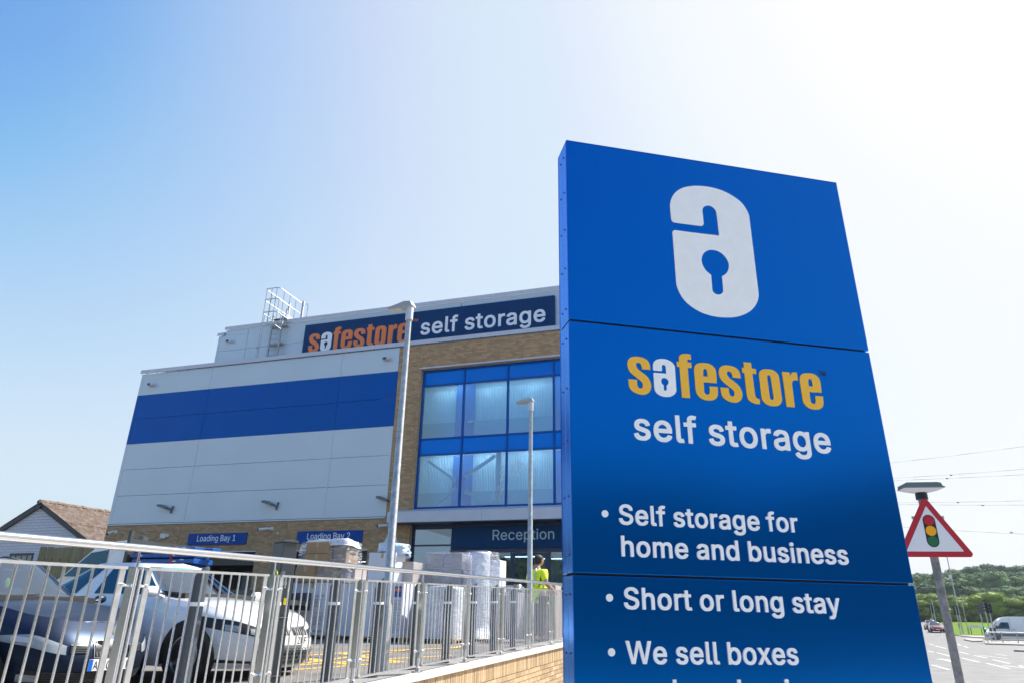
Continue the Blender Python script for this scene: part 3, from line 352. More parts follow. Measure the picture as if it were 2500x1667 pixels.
# shrink film: thin, clear, crumpled
def film_mat():
    m = bpy.data.materials.new('shrink_film'); m.use_nodes = True
    n = m.node_tree.nodes; l = m.node_tree.links; n.remove(n['Principled BSDF']); o = n['Material Output']
    t = n.new('ShaderNodeBsdfTransparent'); t.inputs[0].default_value = (0.93, 0.95, 1, 1)
    d = n.new('ShaderNodeBsdfDiffuse'); d.inputs[0].default_value = (0.75, 0.8, 0.9, 1)
    g = n.new('ShaderNodeBsdfGlossy'); g.inputs[1].default_value = 0.12
    tc = n.new('ShaderNodeTexCoord'); mp = n.new('ShaderNodeMapping'); mp.inputs['Scale'].default_value = (1.5, 1.5, 9); mp.inputs['Rotation'].default_value = (0.3, 0.2, 0)
    nz = n.new('ShaderNodeTexNoise'); nz.inputs['Scale'].default_value = 3; nz.inputs['Detail'].default_value = 6; nz.inputs['Distortion'].default_value = 1.2
    l.new(tc.outputs['Object'], mp.inputs[0]); l.new(mp.outputs[0], nz.inputs[0])
    bp = n.new('ShaderNodeBump'); bp.inputs['Strength'].default_value = 0.6; bp.inputs['Distance'].default_value = 0.03
    l.new(nz.outputs[0], bp.inputs['Height'])
    for k in (d, g): l.new(bp.outputs[0], k.inputs['Normal'])
    mr = n.new('ShaderNodeMapRange'); mr.inputs[1].default_value = 0.46; mr.inputs[2].default_value = 0.72; mr.inputs[3].default_value = 0.05; mr.inputs[4].default_value = 0.5
    l.new(nz.outputs[0], mr.inputs[0])
    m1 = n.new('ShaderNodeMixShader'); l.new(mr.outputs[0], m1.inputs[0]); l.new(t.outputs[0], m1.inputs[1]); l.new(d.outputs[0], m1.inputs[2])
    m2 = n.new('ShaderNodeMixShader'); m2.inputs[0].default_value = 0.07; l.new(m1.outputs[0], m2.inputs[1]); l.new(g.outputs[0], m2.inputs[2])
    l.new(m2.outputs[0], o.inputs[0]); MATS['film'] = m; return m
m_film = film_mat()
# painted brick relief for the far gable
def brick_bump(m, sc=1.0):
    n = m.node_tree.nodes; l = m.node_tree.links; b = n['Principled BSDF']
    tc = n.new('ShaderNodeTexCoord'); sx = n.new('ShaderNodeSeparateXYZ'); cx = n.new('ShaderNodeCombineXYZ'); l.new(tc.outputs['Object'], sx.inputs[0])
    l.new(sx.outputs[0], cx.inputs[0]); l.new(sx.outputs[2], cx.inputs[1])
    bt = n.new('ShaderNodeTexBrick'); bt.inputs['Scale'].default_value = 1; bt.inputs['Brick Width'].default_value = 0.45; bt.inputs['Row Height'].default_value = 0.15
    bt.inputs['Mortar Size'].default_value = 0.014; bt.inputs['Mortar Smooth'].default_value = 0.4; l.new(cx.outputs[0], bt.inputs[0])
    bt.inputs['Color1'].default_value = (0.60, 0.62, 0.68, 1); bt.inputs['Color2'].default_value = (0.56, 0.58, 0.64, 1); bt.inputs['Mortar'].default_value = (0.47, 0.49, 0.55, 1)
    l.new(bt.outputs[0], b.inputs['Base Color'])
    bp = n.new('ShaderNodeBump'); bp.inputs['Distance'].default_value = 0.03; bp.invert = True; l.new(bt.outputs[1], bp.inputs['Height']); l.new(bp.outputs[0], b.inputs['Normal'])
brick_bump(m_paintbrick)

# ---------------------------------------------------------------- ground
def sheet(name, m, xs, ys, zf):
    b = MB(); nx = len(xs); v = [(x, y, zf(x, y)) for y in ys for x in xs]
    b.add(v, [(j * nx + i, j * nx + i + 1, (j + 1) * nx + i + 1, (j + 1) * nx + i) for j in range(len(ys) - 1) for i in range(nx - 1)])
    return b.build(name, m, kind='structure', smooth=0, recalc=False)
xs = [-1500, -600, -200, -60, -20, 0, 5, 10, 15, 20, 25, 30, 35] + [40 + 6 * i for i in range(35)] + [270, 320, 400, 600, 1000, 1600]
ys = [-800, -300, -60, -20, 0, 20, 40] + [50 + 6 * i for i in range(45)] + [340, 380, 430, 500, 700, 1000, 1700]
sheet('road', m_asph, xs, ys, TZ)
def ribbon(name, m, pts, dz):
    b = MB(); b.add([(x, y, TZ(x, y) + dz) for x, y in pts], [tuple(range(len(pts)))]); return b.build(name, m, kind='structure')
# grassy bank draped on the terrain: a grid in two directions between its near and far edges
def bank(name, m, near, far, dz, nv=6):
    b = MB(); n = len(near); v = []
    for j in range(nv + 1):
        t = j / nv
        for i in range(n):
            x = near[i][0] * (1 - t) + far[i][0] * t; y = near[i][1] * (1 - t) + far[i][1] * t
            v.append((x, y, TZ(x, y) + dz))
    b.add(v, [(j * n + i, j * n + i + 1, (j + 1) * n + i + 1, (j + 1) * n + i) for j in range(nv) for i in range(n - 1)])
    return b.build(name, m, kind='structure', recalc=False, smooth=0)
bank('grass_bank', m_grass, [(95, 163), (88.4, 151.1), (75.9, 127.7), (68.1, 113.3), (61.9, 101.9), (63.2, 100.8), (64.3, 99.8), (66, 98.1), (80, 92), (110, 80)],
     [(130, 190), (128, 186), (125, 175), (122, 168), (120, 160), (125, 155), (130, 150), (140, 145), (150, 140), (180, 130)], 0.12)
bank('woodland_floor', mat('woodland_floor', (0.05, 0.07, 0.025), 0.95, noise_amt=0.3, nscale=0.3),
     [(75, 190), (103, 183), (128, 175), (135, 160), (150, 140), (190, 125)], [(200, 500), (260, 480), (320, 450), (380, 400), (440, 340), (480, 260)], 0.10, nv=24)
ribbon('grass_verge', m_grass, [(103.4, 183.1), (96.0, 164.3), (94.9, 161.4), (100, 163), (112, 180)], 0.2)
# kerbed pavements at the junction
def kerbed(name, pts, h=0.12):
    b = MB(); n = len(pts); z0 = min(TZ(x, y) for x, y in pts) - 0.1
    b.add([(x, y, TZ(x, y) + h) for x, y in pts] + [(x, y, z0) for x, y in pts], [tuple(range(n))] + [(i, (i + 1) % n, n + (i + 1) % n, n + i) for i in range(n)])
    return b.build(name, m_pave, kind='structure')
kerbed('pavement', [(37.3, 54.8), (38.5, 52.5), (44, 50), (50, 55), (44, 58)])
ribbon('bounce_footway', mat('pale_bounce_footway', (0.46, 0.44, 0.41), 0.9, noise_amt=0.12, nscale=4), [(-12, -14), (22, -14), (22, 3), (3.3, 6.5), (1.6, 16), (-6.9, -8)], 0.02)  # unseen pale paving added to bounce sunlight onto the shaded faces
kerbed('pavement', [(61.9, 101.9), (63.2, 100.8), (66, 98.1), (80, 92), (78, 88), (62, 93.5), (60.5, 96)])
kerbed('traffic_island', [(48.9, 75.9), (51.4, 73.9), (60, 68), (66, 78), (60.2, 86.3), (56.1, 87.0)])
kerbed('traffic_island', [(58.2, 93.6), (58.9, 91.7), (55.5, 86.5), (54.0, 86), (55.5, 90)])
segs = [((42.2, 74.3), (40.2, 70.0)), ((38.7, 67.2), (35.1, 59.4)), ((46.4, 76.5), (43.0, 70.4)), ((41.5, 67.5), (39.0, 62.9)), ((30.0, 53.1), (28.7, 50.1)), ((28.6, 49.6), (26.2, 44.1)), ((31.9, 52.6), (29.6, 47.8)), ((25.6, 42.1), (23.6, 37.4)), ((19.2, 33.9), (17.9, 30.4)), ((28.8, 46.0), (27.2, 42.3)), ((29.5, 46.7), (28.4, 42.4)), ((26.3, 40.5), (24.5, 36.5)), ((23.3, 36.4), (21.4, 32.0)), ((32.3, 49.3), (31.3, 46.7)), ((23.7, 34.7), (22.8, 32.9)), ((22.9, 34.6), (22.5, 32.7))]
mk = MB()
for (a, b_) in segs:
    a = Vector(a); b_ = Vector(b_); d = (b_ - a).normalized(); n = Vector((-d.y, d.x)) * 0.075
    mk.add([(*(a + n), 0.004), (*(b_ + n), 0.004), (*(b_ - n), 0.004), (*(a - n), 0.004)], [(0, 1, 2, 3)])
a, b_ = Vector((23.1, 39.5)), Vector((22.0, 36.9)); d = (b_ - a).normalized(); n = Vector((-d.y, d.x))
mk.add([(*(a + n * .12), 0.004), (*(b_ + n * .12), 0.004), (*(b_ - n * .12), 0.004), (*(a - n * .12), 0.004)], [(0, 1, 2, 3)])
t0 = a - d * 1.1
mk.add([(*t0, 0.004), (*(a + n * .42), 0.004), (*(a - n * .42), 0.004)], [(0, 1, 2)])
for k in range(10):   # far dashes up the hill
    x0, y0 = 58 + k * 4.2, 108 + k * 7.2
    mk.add([(x0, y0, TZ(x0, y0) + .05), (x0 + 1.2, y0 + 2, TZ(x0 + 1.2, y0 + 2) + .05), (x0 + 1.35, y0 + 1.9, TZ(x0 + 1.2, y0 + 2) + .05), (x0 + .15, y0 - .1, TZ(x0, y0) + .05)], [(0, 1, 2, 3)])
mk.build('road_markings', mat('worn_road_paint', (0.42, 0.42, 0.41), 0.7, noise_amt=0.35, nscale=3), kind='structure')
# raised car park
def rp(t, lat): return (RA.x + RD.x * t - RD.y * lat, RA.y + RD.y * t + RD.x * lat)
b = MB(); NT, NL = 60, 26; v = []
for j in range(NL + 1):
    lat = 0.42 + 55 * (j / NL) ** 1.6
    for i in range(NT + 1):
        t = -9 + 60 * i / NT; x, y = rp(t, lat); v.append((x, y, G(x, y)))
b.add(v, [(j * (NT + 1) + i, j * (NT + 1) + i + 1, (j + 1) * (NT + 1) + i + 1, (j + 1) * (NT + 1) + i) for j in range(NL) for i in range(NT)])
b.build('car_park', m_park, kind='structure', recalc=False, smooth=0)
b = MB(); v = []
for t in [-9 + i for i in range(43)]:
    for lat in (0.06, 0.42): x, y = rp(t, lat); v.append((x, y, 0.879 + RSL * min(t, 12.0) - .015))
b.add(v, [(2 * i, 2 * i + 1, 2 * i + 3, 2 * i + 2) for i in range(42)])
b.build('aggregate_strip', m_gravel, kind='structure', recalc=False)
# yellow hatching on the car park
yl = MB()
def yline(p, q, w=0.07):
    p = Vector(p); q = Vector(q); n = 10; d = (q - p).normalized(); e = Vector((-d.y, d.x)) * w
    for i in range(n):
        a_ = p + (q - p) * (i / n); c_ = p + (q - p) * ((i + 1) / n)
        P = [a_ + e, c_ + e, c_ - e, a_ - e]
        yl.add([(k.x, k.y, G(k.x, k.y) + 0.006) for k in P], [(0, 1, 2, 3)])
yline((-3.9, 12.6), (-1.0, 13.9)); yline((-3.3, 11.2), (-0.9, 12.3)); yline((-2.95, 10.6), (-1.5, 11.3))
yline((-3.6, 12.7), (-2.1, 10.9)); yline((-2.9, 13.1), (-1.6, 11.3)); yline((-3.4, 11.2), (-1.8, 13.4)); yline((-3.8, 12.6), (-3.3, 11.2)); yline((-1.0, 13.9), (-0.8, 14.6), .06)
yl.build('yellow_hatching', m_yellow, kind='structure')
# ---------------------------------------------------------------- retaining wall
wall = thing('retaining_wall', 'low cream brick retaining wall under the steel railing, soldier course on top', 'wall', (RA.x, RA.y, 0.879), HR)
def rz_(t): return RSL * min(t, 12.0)
b = MB()
def slope_box(b, t0, t1, l0, l1, h0, h1, mi=0):
    b.box(t0, t1, l0, l1, h0, h1, mi, T=lambda x, y, z: (x, y, (z + rz_(x)) if z > -1.2 else z))
slope_box(b, -9, 12, -.135, -.005, -1.3, -.06); slope_box(b, 12, 24, -.135, -.005, -1.3, -.06)
b.build('core', m_wmortar, wall)
b = MB()
for k in range(-9, 24, 1):
    slope_box(b, k + .004, k + .996, -.18, .058, -.055, -.002)
b.build('coping', m_coping, wall)
big = []; rest = MB()
def wb(t0, t1, h0, h1):
    j = random.uniform(-.002, .003)
    if 3.4 < t0 < 10.6 and (h0 > -.62): big.append((t0, t1, h0, h1, j))
    else: slope_box(rest, t0, t1, -.148 + j, -.1, h0, h1)
t = -2.0
while t < 16:
    wb(t + .005, t + .070, -.27, -.06); t += .075
for r in range(9):
    h1 = -.28 - r * .075; t = -2.0 + (r % 2) * .1125
    while t < 16: wb(t + .005, t + .220, h1 - .065, h1); t += .225
big.sort(key=lambda q: q[0])
random.shuffle(big)
bigp = [q for q in big if q[0] > 4.2][:295]; bs = set(map(id, bigp))
for q in big:
    if id(q) not in bs: slope_box(rest, q[0], q[1], -.148 + q[4], -.1, q[2], q[3])
meshes = {}
for q in bigp:
    w = q[1] - q[0]; key = 's' if w < .1 else 'l'
    if key not in meshes:
        bb = MB(); h = q[3] - q[2]; bb.box(-w / 2, w / 2, 0, .048, 0, h, T=lambda x, y, z: (x, y, z + RSL * x)); o = bb.build('brick', m_wbrick, wall); meshes[key] = o.data
    else: o = link('brick', meshes[key], wall)
    tc_ = (q[0] + q[1]) / 2; o.location = (tc_, -.148 + q[4], q[2] + rz_(tc_))
rest.build('brickwork', m_wbrick, wall, kind='stuff')

# ---------------------------------------------------------------- railing
rail = thing('steel_railing', 'stainless steel railing with round handrail and upright bars on the brick wall', 'railing', (RA.x, RA.y, 0.879), HR)
SP = 1.46272
I0, I1 = -2, 11
b = MB(); b.path([(i * SP, 0, rz_(i * SP) + 1.125) for i in range(I0, I1 + 1)], .026, 16); b.build('handrail', m_rail, rail, smooth=40)
pm = MB()
pm.tube((0, 0, 0), (0, 0, .99), .021, 12); pm.tube((0, 0, .99), (0, 0, 1.105), .007, 8)
for sx in (-1, 1): pm.box(sx * .022 - .0, sx * .022 + sx * .010, -.032, .032, .16, 1.0)
pm.lathe([(.075, 0), (.075, .008), (.03, .011), (.027, .05), (.0211, .055)], 20)
for h in (.23, .885):
    for sx in (-1, 1):
        pm.tube((sx * .03, 0, h), (sx * .088, 0, h), .009, 8); pm.tube((sx * .034, 0, h), (sx * .034, -.03, h), .012, 8); pm.tube((sx * .1, -.026, h), (sx * .1, .0, h), .012, 8)
pmesh = None
for i in range(I0, I1 + 1):
    if pmesh is None: o = pm.build('post', m_steel, rail, smooth=40); pmesh = o.data
    else: o = link('post', pmesh, rail)
    o.location = (i * SP, 0, rz_(i * SP))
proto = None
bal = MB(); bal.tube((0, 0, .075), (0, 0, .985), .0075, 8)
balm = None
for i in range(I0, I1):
    L = SP
    sl = RSL if i * SP < 11.9 else 0
    if proto is None or sl == 0:
        Tt = lambda x, y, z: (x, y, z + sl * x)
        p = MB()
        p.box(.088, SP - .088, -.022, .022, .985, 1.003, T=Tt); p.box(.088, SP - .088, -.022, .022, .06, .078, T=Tt)
        for x in (.088, SP - .088 - .044): p.box(x, x + .044, -.006, .006, .0781, .9849, T=Tt)
        o = p.build('infill_panel', m_steel2, rail); pj = o.data
        if sl: proto = o
    else: o = link('infill_panel', pj, rail)
    o.location = (i * SP, 0, rz_(i * SP))
    for k in range(11):
        x = .132 + (SP - .264) * (k + 1) / 12
        if balm is None: q = bal.build('baluster', m_steel, o, smooth=40); balm = q.data
        else: q = link('baluster', balm, o)
        q.location = (x, 0, sl * x)

# ---------------------------------------------------------------- pylon sign
MO = Vector((0.332, 3.65))
mono = thing('totem_sign', 'tall blue totem sign with white padlock emblem and lists of storage services', 'sign', (MO.x, MO.y, 0), HM)
MWd, MDp = 2.0, 0.2
zs = [(.05, .52), (.535, 1.812), (1.824, 3.218), (3.23, 4.505)]
core = MB(); core.box(.02, MWd - .02, .02, MDp - .02, 0, 4.48); core.build('core', m_dark, mono)
for k, (z0, z1) in enumerate(zs):
    b = MB(); b.box(0, MWd, 0, .018, z0, z1); b.build('front_panel', m_signblue, mono, bevel=.003)
    b = MB(); b.box(0, MWd, MDp - .018, MDp, z0, z1); b.build('rear_panel', m_signblue, mono)
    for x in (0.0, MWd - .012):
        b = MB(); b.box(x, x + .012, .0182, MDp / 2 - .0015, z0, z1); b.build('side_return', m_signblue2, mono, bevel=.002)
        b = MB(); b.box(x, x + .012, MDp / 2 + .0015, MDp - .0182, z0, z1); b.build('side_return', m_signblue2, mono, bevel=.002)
b = MB(); b.box(0, MWd, 0, MDp, 4.5052, 4.512); b.build('top_cap', m_signblue, mono)
rv = None
for (z0, z1) in zs:
    n = 4 if z1 - z0 > .9 else 2
    for j in range(n + 1):
        z = z0 + .09 + (z1 - z0 - .18) * j / n
        for y in (.062, .138):
            if rv is None:
                bb = MB(); bb.tube((-.001, 0, 0), (-.005, 0, 0), .0065, 10, .004); o = bb.build('rivet', m_navy, mono, smooth=40); rv = o.data
            else: o = link('rivet', rv, mono)
            o.location = (0, y, z)
L = [[(.697 + p[0] / 10000, p[1] / 10000) for p in pairs(l)] for l in LOGO['pad']]
v, f = fill(L, .003); b = MB(); b.add([(p[0], -.002 - p[2], p[1]) for p in v], f); b.build('padlock_emblem', m_letter, mono, label='white padlock shaped letter a')
bw, by = MB(), MB(); logo_word(bw, by, .3471, 2.806, 1.0, -.001, .003)
by.build('lettering', m_lyellow, mono, label='yellow condensed letters'); bw.build('padlock_letter', m_letter, mono, label='small white padlock letter')
def words(parent, m, font, s, x0, x1, base, cap, y, ext, lab):
    fn = BOLD if font == 'b' else REG; pen = 0; ws = []; cur = None
    for ch in s:
        if ch == ' ': pen += 190; cur = None; continue
        adv, loops = fn[ch]; q = [v for l in loops for v in l[::2]]
        if cur is None: cur = [ch, pen + min(q), pen + max(q)]; ws.append(cur)
        else: cur[0] += ch; cur[2] = pen + max(q)
        pen += adv
    lo, hi = ws[0][1], ws[-1][2]; k = (x1 - x0) / (hi - lo)
    for w, a_, c_ in ws:
        b = MB(); text(b, font, w, x0 + (a_ - lo) * k, x0 + (c_ - lo) * k, base, cap, y, ext); b.build('lettering', m, parent, label=lab + w)
def line(s, x0, x1, base, cap=.105, ext=.005):
    words(mono, m_letter, 'b', s, x0, x1, base, cap, -.004, ext, 'white letters reading ')
line('self storage', .366, 1.606, 2.537, .160, .003)
line('Self storage for', .256, 1.313, 2.073)
line('home and business', .262, 1.600, 1.911)
line('Short or long stay', .264, 1.502, 1.656)
line('We sell boxes', .263, 1.209, 1.405)
line('and packaging', .264, 1.32, 1.232)
b = MB(); text(b, 'r', 'TM', 1.609, 1.657, 3.028, .034, -.001, .002); b.build('trade_mark', m_navy, mono)
for z, x in ((2.1245, .1793), (1.7085, .1879), (1.457, .1886)):
    b = MB(); b.tube((x, -.0005, z), (x, -.006, z), .0186, 28); b.build('bullet', m_letter, mono)
b = MB(); b.box(-.1, MWd + .1, -.1, MDp + .1, -.02, .05); b.build('plinth', m_pave, mono)

# ---------------------------------------------------------------- storage building (local x = along the front, y = inwards)
OB = Vector((-4.823, 27.5))
bld = thing('storage_building', 'large self storage building of silver and blue cladding over buff brick', 'building', (OB.x, OB.y, 0), HF)
SL, SR = -13.95, 12.0
def P(name, m, boxes, **k):
    b = MB()
    for q in boxes: b.box(*q)
    return b.build(name, m, bld, **k)
# bodies
P('wall', m_mortar, [(SL, -7.9 - 1.9, .02, .3, .5, 5.2), (-5.83, -3.99, .02, .3, .5, 5.2), (-.69, 1.06, .02, .3, .5, 12.4), (-9.8, -5.83, .02, .3, 4.035, 5.2), (-3.99, -.69, .02, .3, 4.035, 5.2),
    (1.06, SR, .02, .3, 11.3, 12.4), (10.62, SR, .02, .3, .5, 11.3)])
P('inner_wall', m_panelgrey, [(SL, -.02, .12, .3, 5.2, 12.4), (SL, SL + .2, .3, 12, .5, 12.4), (SR - .2, SR, .3, 12, .5, 12.4)])
P('roof', m_trim, [(SL + .2, SR - .2, .3, 12, 12.25, 12.35)])
# cladding panels
rows = [(5.30, 6.50), (6.50, 7.70), (7.70, 8.92), (8.92, 10.12), (10.12, 11.32), (11.32, 12.40)]
cols = [(-13.78, -9.80), (-9.75, -2.85), (-2.80, -.10)]
for r, (z0, z1) in enumerate(rows):
    mm = m_panelblue if r in (3, 4) else m_panelgrey
    for (x0, x1) in cols:
        g0 = .006 if r not in (3, 5, 0) else .001
        P('cladding_panel', mm, [(x0, x1, 0, .1, z0 + g0, z1 - .006)], label='royal blue cladding panel' if r in (3, 4) else None, bevel=.006)
for x0, x1, w in ((-13.95, -13.782, 1), (-9.797, -9.753, 0), (-2.847, -2.803, 0), (-.097, -.02, 0)):
    for (z0, z1, mm) in ((5.30, 8.92, m_panelgrey), (8.92, 11.32, m_panelblue), (11.32, 12.4, m_panelgrey)):
        P('cover_strip', mm, [(x0, x1, -.008 if not w else -.004, .1, z0, z1 - .001)])
P('drip_flashing', m_panelgrey, [(SL - .02, -.02, -.05, .1, 5.19, 5.235), (SL - .02, -.02, -.015, .1, 5.262, 5.298)])
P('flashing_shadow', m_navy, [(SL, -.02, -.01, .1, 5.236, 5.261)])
x = SL - .05
while x < SR:
    x1 = min(x + 3.1, SR + .05)
    P('coping', m_trim, [(x, x1 - .006, -.085, .45, 12.56, 12.60), (x, x1 - .006, -.085, -.07, 12.415, 12.56)])
    x = x1
P('coping_bolt', m_navy, [(SL + .3 + k * .62, SL + .325 + k * .62, -.07, -.02, 12.39, 12.413) for k in range(42)])
# brick facing
bigb, restb = [], MB()
def bricks(x0, x1, z0, z1, holes=(), y=0.0, depth=.03):
    r = 0; z = z0
    while z + .065 <= z1 + .001:
        xx = x0 - (r % 2) * .1125
        while xx < x1:
            a_, c_ = max(xx + .005, x0 + .002), min(xx + .220, x1 - .002)
            if c_ - a_ > .03 and not any(h[0] - .01 < (a_ + c_) / 2 < h[1] + .01 and h[2] < z + .03 < h[3] for h in holes):
                for h in holes:
                    if h[2] < z + .03 < h[3]:
                        if a_ < h[0] < c_: c_ = h[0]
                        if a_ < h[1] < c_: a_ = h[1]
                bigb.append((a_, c_, z, z + .065, y + random.uniform(-.003, .003)))
            xx += .225
        z += .075; r += 1
bay = [(-9.8, -5.83, 0, 4.035), (-3.99, -.69, 0, 4.035)]
for (u0, u1) in ((SL, -9.86), (-9.835, -4.49), (-4.465, -.005)): bricks(u0, u1, 2.0, 5.19, bay)
bricks(.0, .955, 2.0, 12.38); bricks(.975, 1.06, 2.0, 12.38)
bricks(1.06, 10.62, 11.37, 12.38)
# lintel bricks nearest the camera are separate parts
near = [q for q in bigb if q[0] >= 1.06 and q[0] < 6.8 and q[2] > 11.3]; near.sort(key=lambda q: -q[0]); near = near[:295]; ns = set(map(id, near))
bmesh_l = None
for q in bigb:
    w = q[1] - q[0]
    if id(q) in ns and abs(w - .215) < .002:
        if bmesh_l is None:
            bb = MB(); bb.box(0, .215, 0, .03, 0, .065); o = bb.build('brick', m_brick, bld); bmesh_l = o.data
        else: o = link('brick', bmesh_l, bld)
        o.location = (q[0], q[4], q[2])
    else: restb.box(q[0], q[1], q[4], .03, q[2], q[3])
restb.build('brickwork', m_brick, bld, kind='stuff')
# reveal bricks beside the window
b = MB()
z = 5.6; r = 0
while z < 11.3:
    b.box(1.03, 1.061 + .002, .035 if r % 2 else .12, .115 if r % 2 else .24, z, z + .065); 
    z += .075; r += 1
b.build('reveal_bricks', m_brick, bld, kind='stuff')
P('sill_flashing', m_trim, [(1.0, 10.62, -.03, .24, 11.305, 11.36)])
# windows
XM = [1.06 + .03, 2.95, 4.85, 6.75, 8.65, 10.56]
ZT = [5.58, 7.68, 8.33, 10.62, 11.26]
for x in XM: P('mullion', m_frame, [(x - .04, x + .04, .22, .34, 5.52, 11.30)], bevel=.004)
for i in range(5):
    for z in ZT: P('transom', m_frame, [(XM[i] + .041, XM[i + 1] - .041, .235, .34, z - .035, z + .035)])
    for k, (z0, z1) in enumerate(zip(ZT, ZT[1:])):
        if k in (1, 3): P('spandrel_panel', m_spandrel, [(XM[i] + .04, XM[i + 1] - .04, .27, .30, z0 + .035, z1 - .035)])
        else: P('window_pane', m_glass, [(XM[i] + .04, XM[i + 1] - .04, .275, .283, z0 + .035, z1 - .035)])
# interior behind the glazing
b = MB()
def corr(x0, x1, z0, z1, y, pitch=.07, d=.018):
    n = int((x1 - x0) / pitch * 2); v = []
    for i in range(n + 1):
        xx = x0 + (x1 - x0) * i / n; yy = y + (d if i % 2 else 0)
        v += [(xx, yy, z0), (xx, yy, z1)]
    b.add(v, [(2 * i, 2 * i + 2, 2 * i + 3, 2 * i + 1) for i in range(n)])
doors = {0: [(2.78, 3.12), (3.13, 3.80)], 1: [(2.78, 2.99), (3.0, 3.72)]}
for k, (z0, z1) in enumerate(((8.35, 10.75), (5.62, 7.85))):
    xx = .6
    corr(.6, 2.14, z0, z1, 1.5); corr(3.0, 6.5, z0, z1, 1.5); corr(7.5, 11, z0, z1, 1.5)
b.build('interior_sheeting', m_inwall, bld)
P('interior_wall', m_inwall, [(.5, 11.2, 1.62, 1.7, 5.4, 11.3)])
P('interior_floor', m_infloor, [(.4, 11.3, .36, 1.62, 8.08, 8.2), (.4, 11.3, .36, 1.62, 11.0, 11.1), (.4, 11.3, .36, 1.62, 5.44, 5.5)])
P('interior_door', m_indoor, [(2.14, 3.0, 1.42, 1.48, 8.2, 10.98)]); P('interior_door', m_indoor, [(2.14, 3.0, 1.42, 1.48, 5.5, 7.85)]); P('interior_door', m_indoor, [(6.5, 7.5, 1.42, 1.48, 8.2, 10.98)]); P('interior_door', m_indoor, [(6.5, 7.5, 1.42, 1.48, 5.5, 7.85)])
P('door_handle', m_inwhite, [(2.72, 2.98, 1.36, 1.41, 9.25, 9.31)]); P('door_handle', m_inwhite, [(2.72, 2.98, 1.36, 1.41, 6.25, 6.31)])
P('interior_kick_plate', mat('kick_plate', (0.5, 0.62, 0.72), 0.4, 0.3), [(.6, 2.13, 1.40, 1.41, 8.25, 9.3), (3.01, 6.49, 1.40, 1.41, 8.25, 9.3), (.6, 2.13, 1.40, 1.41, 5.55, 6.35), (3.01, 6.49, 1.40, 1.41, 5.55, 6.35)])
b = MB()
b.box(4.25, 4.45, .75, .95, 5.5, 8.0)
for (x0, z0, x1, z1) in ((1.3, 7.55, 2.75, 6.55), (2.65, 6.5, 1.4, 5.55), (2.95, 6.3, 4.1, 5.5), (2.9, 6.85, 4.2, 7.65)):
    d = Vector((x1 - x0, 0, z1 - z0)).normalized(); n = Vector((-d.z, 0, d.x)) * .06
    q = [Vector((x0, 0, z0)) + n, Vector((x1, 0, z1)) + n, Vector((x1, 0, z1)) - n, Vector((x0, 0, z0)) - n]
    b.prism([(w.x, w.z) for w in q], .8, .9)
b.build('bracing', m_inwhite, bld)
P('brace_plate', m_indoor, [(2.55, 2.95, .78, .80, 6.4, 6.85)])
P('ceiling_or_fill_light', m_lit, [(x, x + 1.2, .9, 1.02, z, z + .03) for z in (7.98, 10.95) for x in (1.3, 3.1, 4.9, 6.7, 8.5)])  # upper floor strips added to brighten the rooms behind the glass
# white outline drawing of reaching hands stuck on the glass
dec = MB()
def hand(cx, cz, s, fl):
    pts = [(0, 0), (.1, .35), (.05, .62), (.12, .95), (.2, .66), (.26, 1.06), (.33, .68), (.42, 1.0), (.46, .62), (.58, .82), (.56, .45), (.5, .2), (.62, -.05)]
    P3 = [(cx + fl * (x + .25 * z) * s, .262, cz + z * s) for x, z in pts]
    dec.path(P3, .008, 4)
    for k in range(3): dec.path([(cx + fl * (.14 + .12 * k + .05) * s, .262, cz + (.1) * s), (cx + fl * (.2 + .12 * k + .08) * s, .262, cz + .5 * s)], .006, 4)
hand(4.22, 5.72, .62, 1); hand(4.98, 6.62, .66, 1)
dec.path([(4.6, .262, 6.5), (4.72, .262, 6.75), (4.55, .262, 6.8), (4.75, .262, 7.0), (4.78, .262, 6.6), (4.6, .262, 6.5)], .008, 4)
dec.build('hand_drawing', m_sticker, bld, label='white line drawing of reaching hands on the glass')
# canopy
b = MB()
b.prism([(0, 0)] * 0 or [(.36, 4.93), (10.9, 4.93), (10.9, 5.33), (.36, 5.33)], -.62, -.55)
b.build('canopy_fascia', m_trim, bld, bevel=.004)
P('canopy_joint', m_navy, [(4.2, 4.206, -.6215, -.61, 4.935, 5.325)])
b = MB(); b.add([(.36, -.6, 5.335), (10.9, -.6, 5.335), (10.9, .2, 5.53), (.36, .2, 5.53), (.36, -.6, 5.30), (10.9, -.6, 5.30), (10.9, .2, 5.30), (.36, .2, 5.30)], [(0, 1, 2, 3), (7, 6, 5, 4), (0, 3, 7, 4), (1, 5, 6, 2), (3, 2, 6, 7)])
b.build('canopy_top', m_trim, bld)
P('canopy_soffit', m_navy, [(.40, 10.86, -.549, .24, 4.9, 4.93)])
P('canopy_return', m_trim, [(.36, .39, -.549, .0, 4.93, 5.31)])
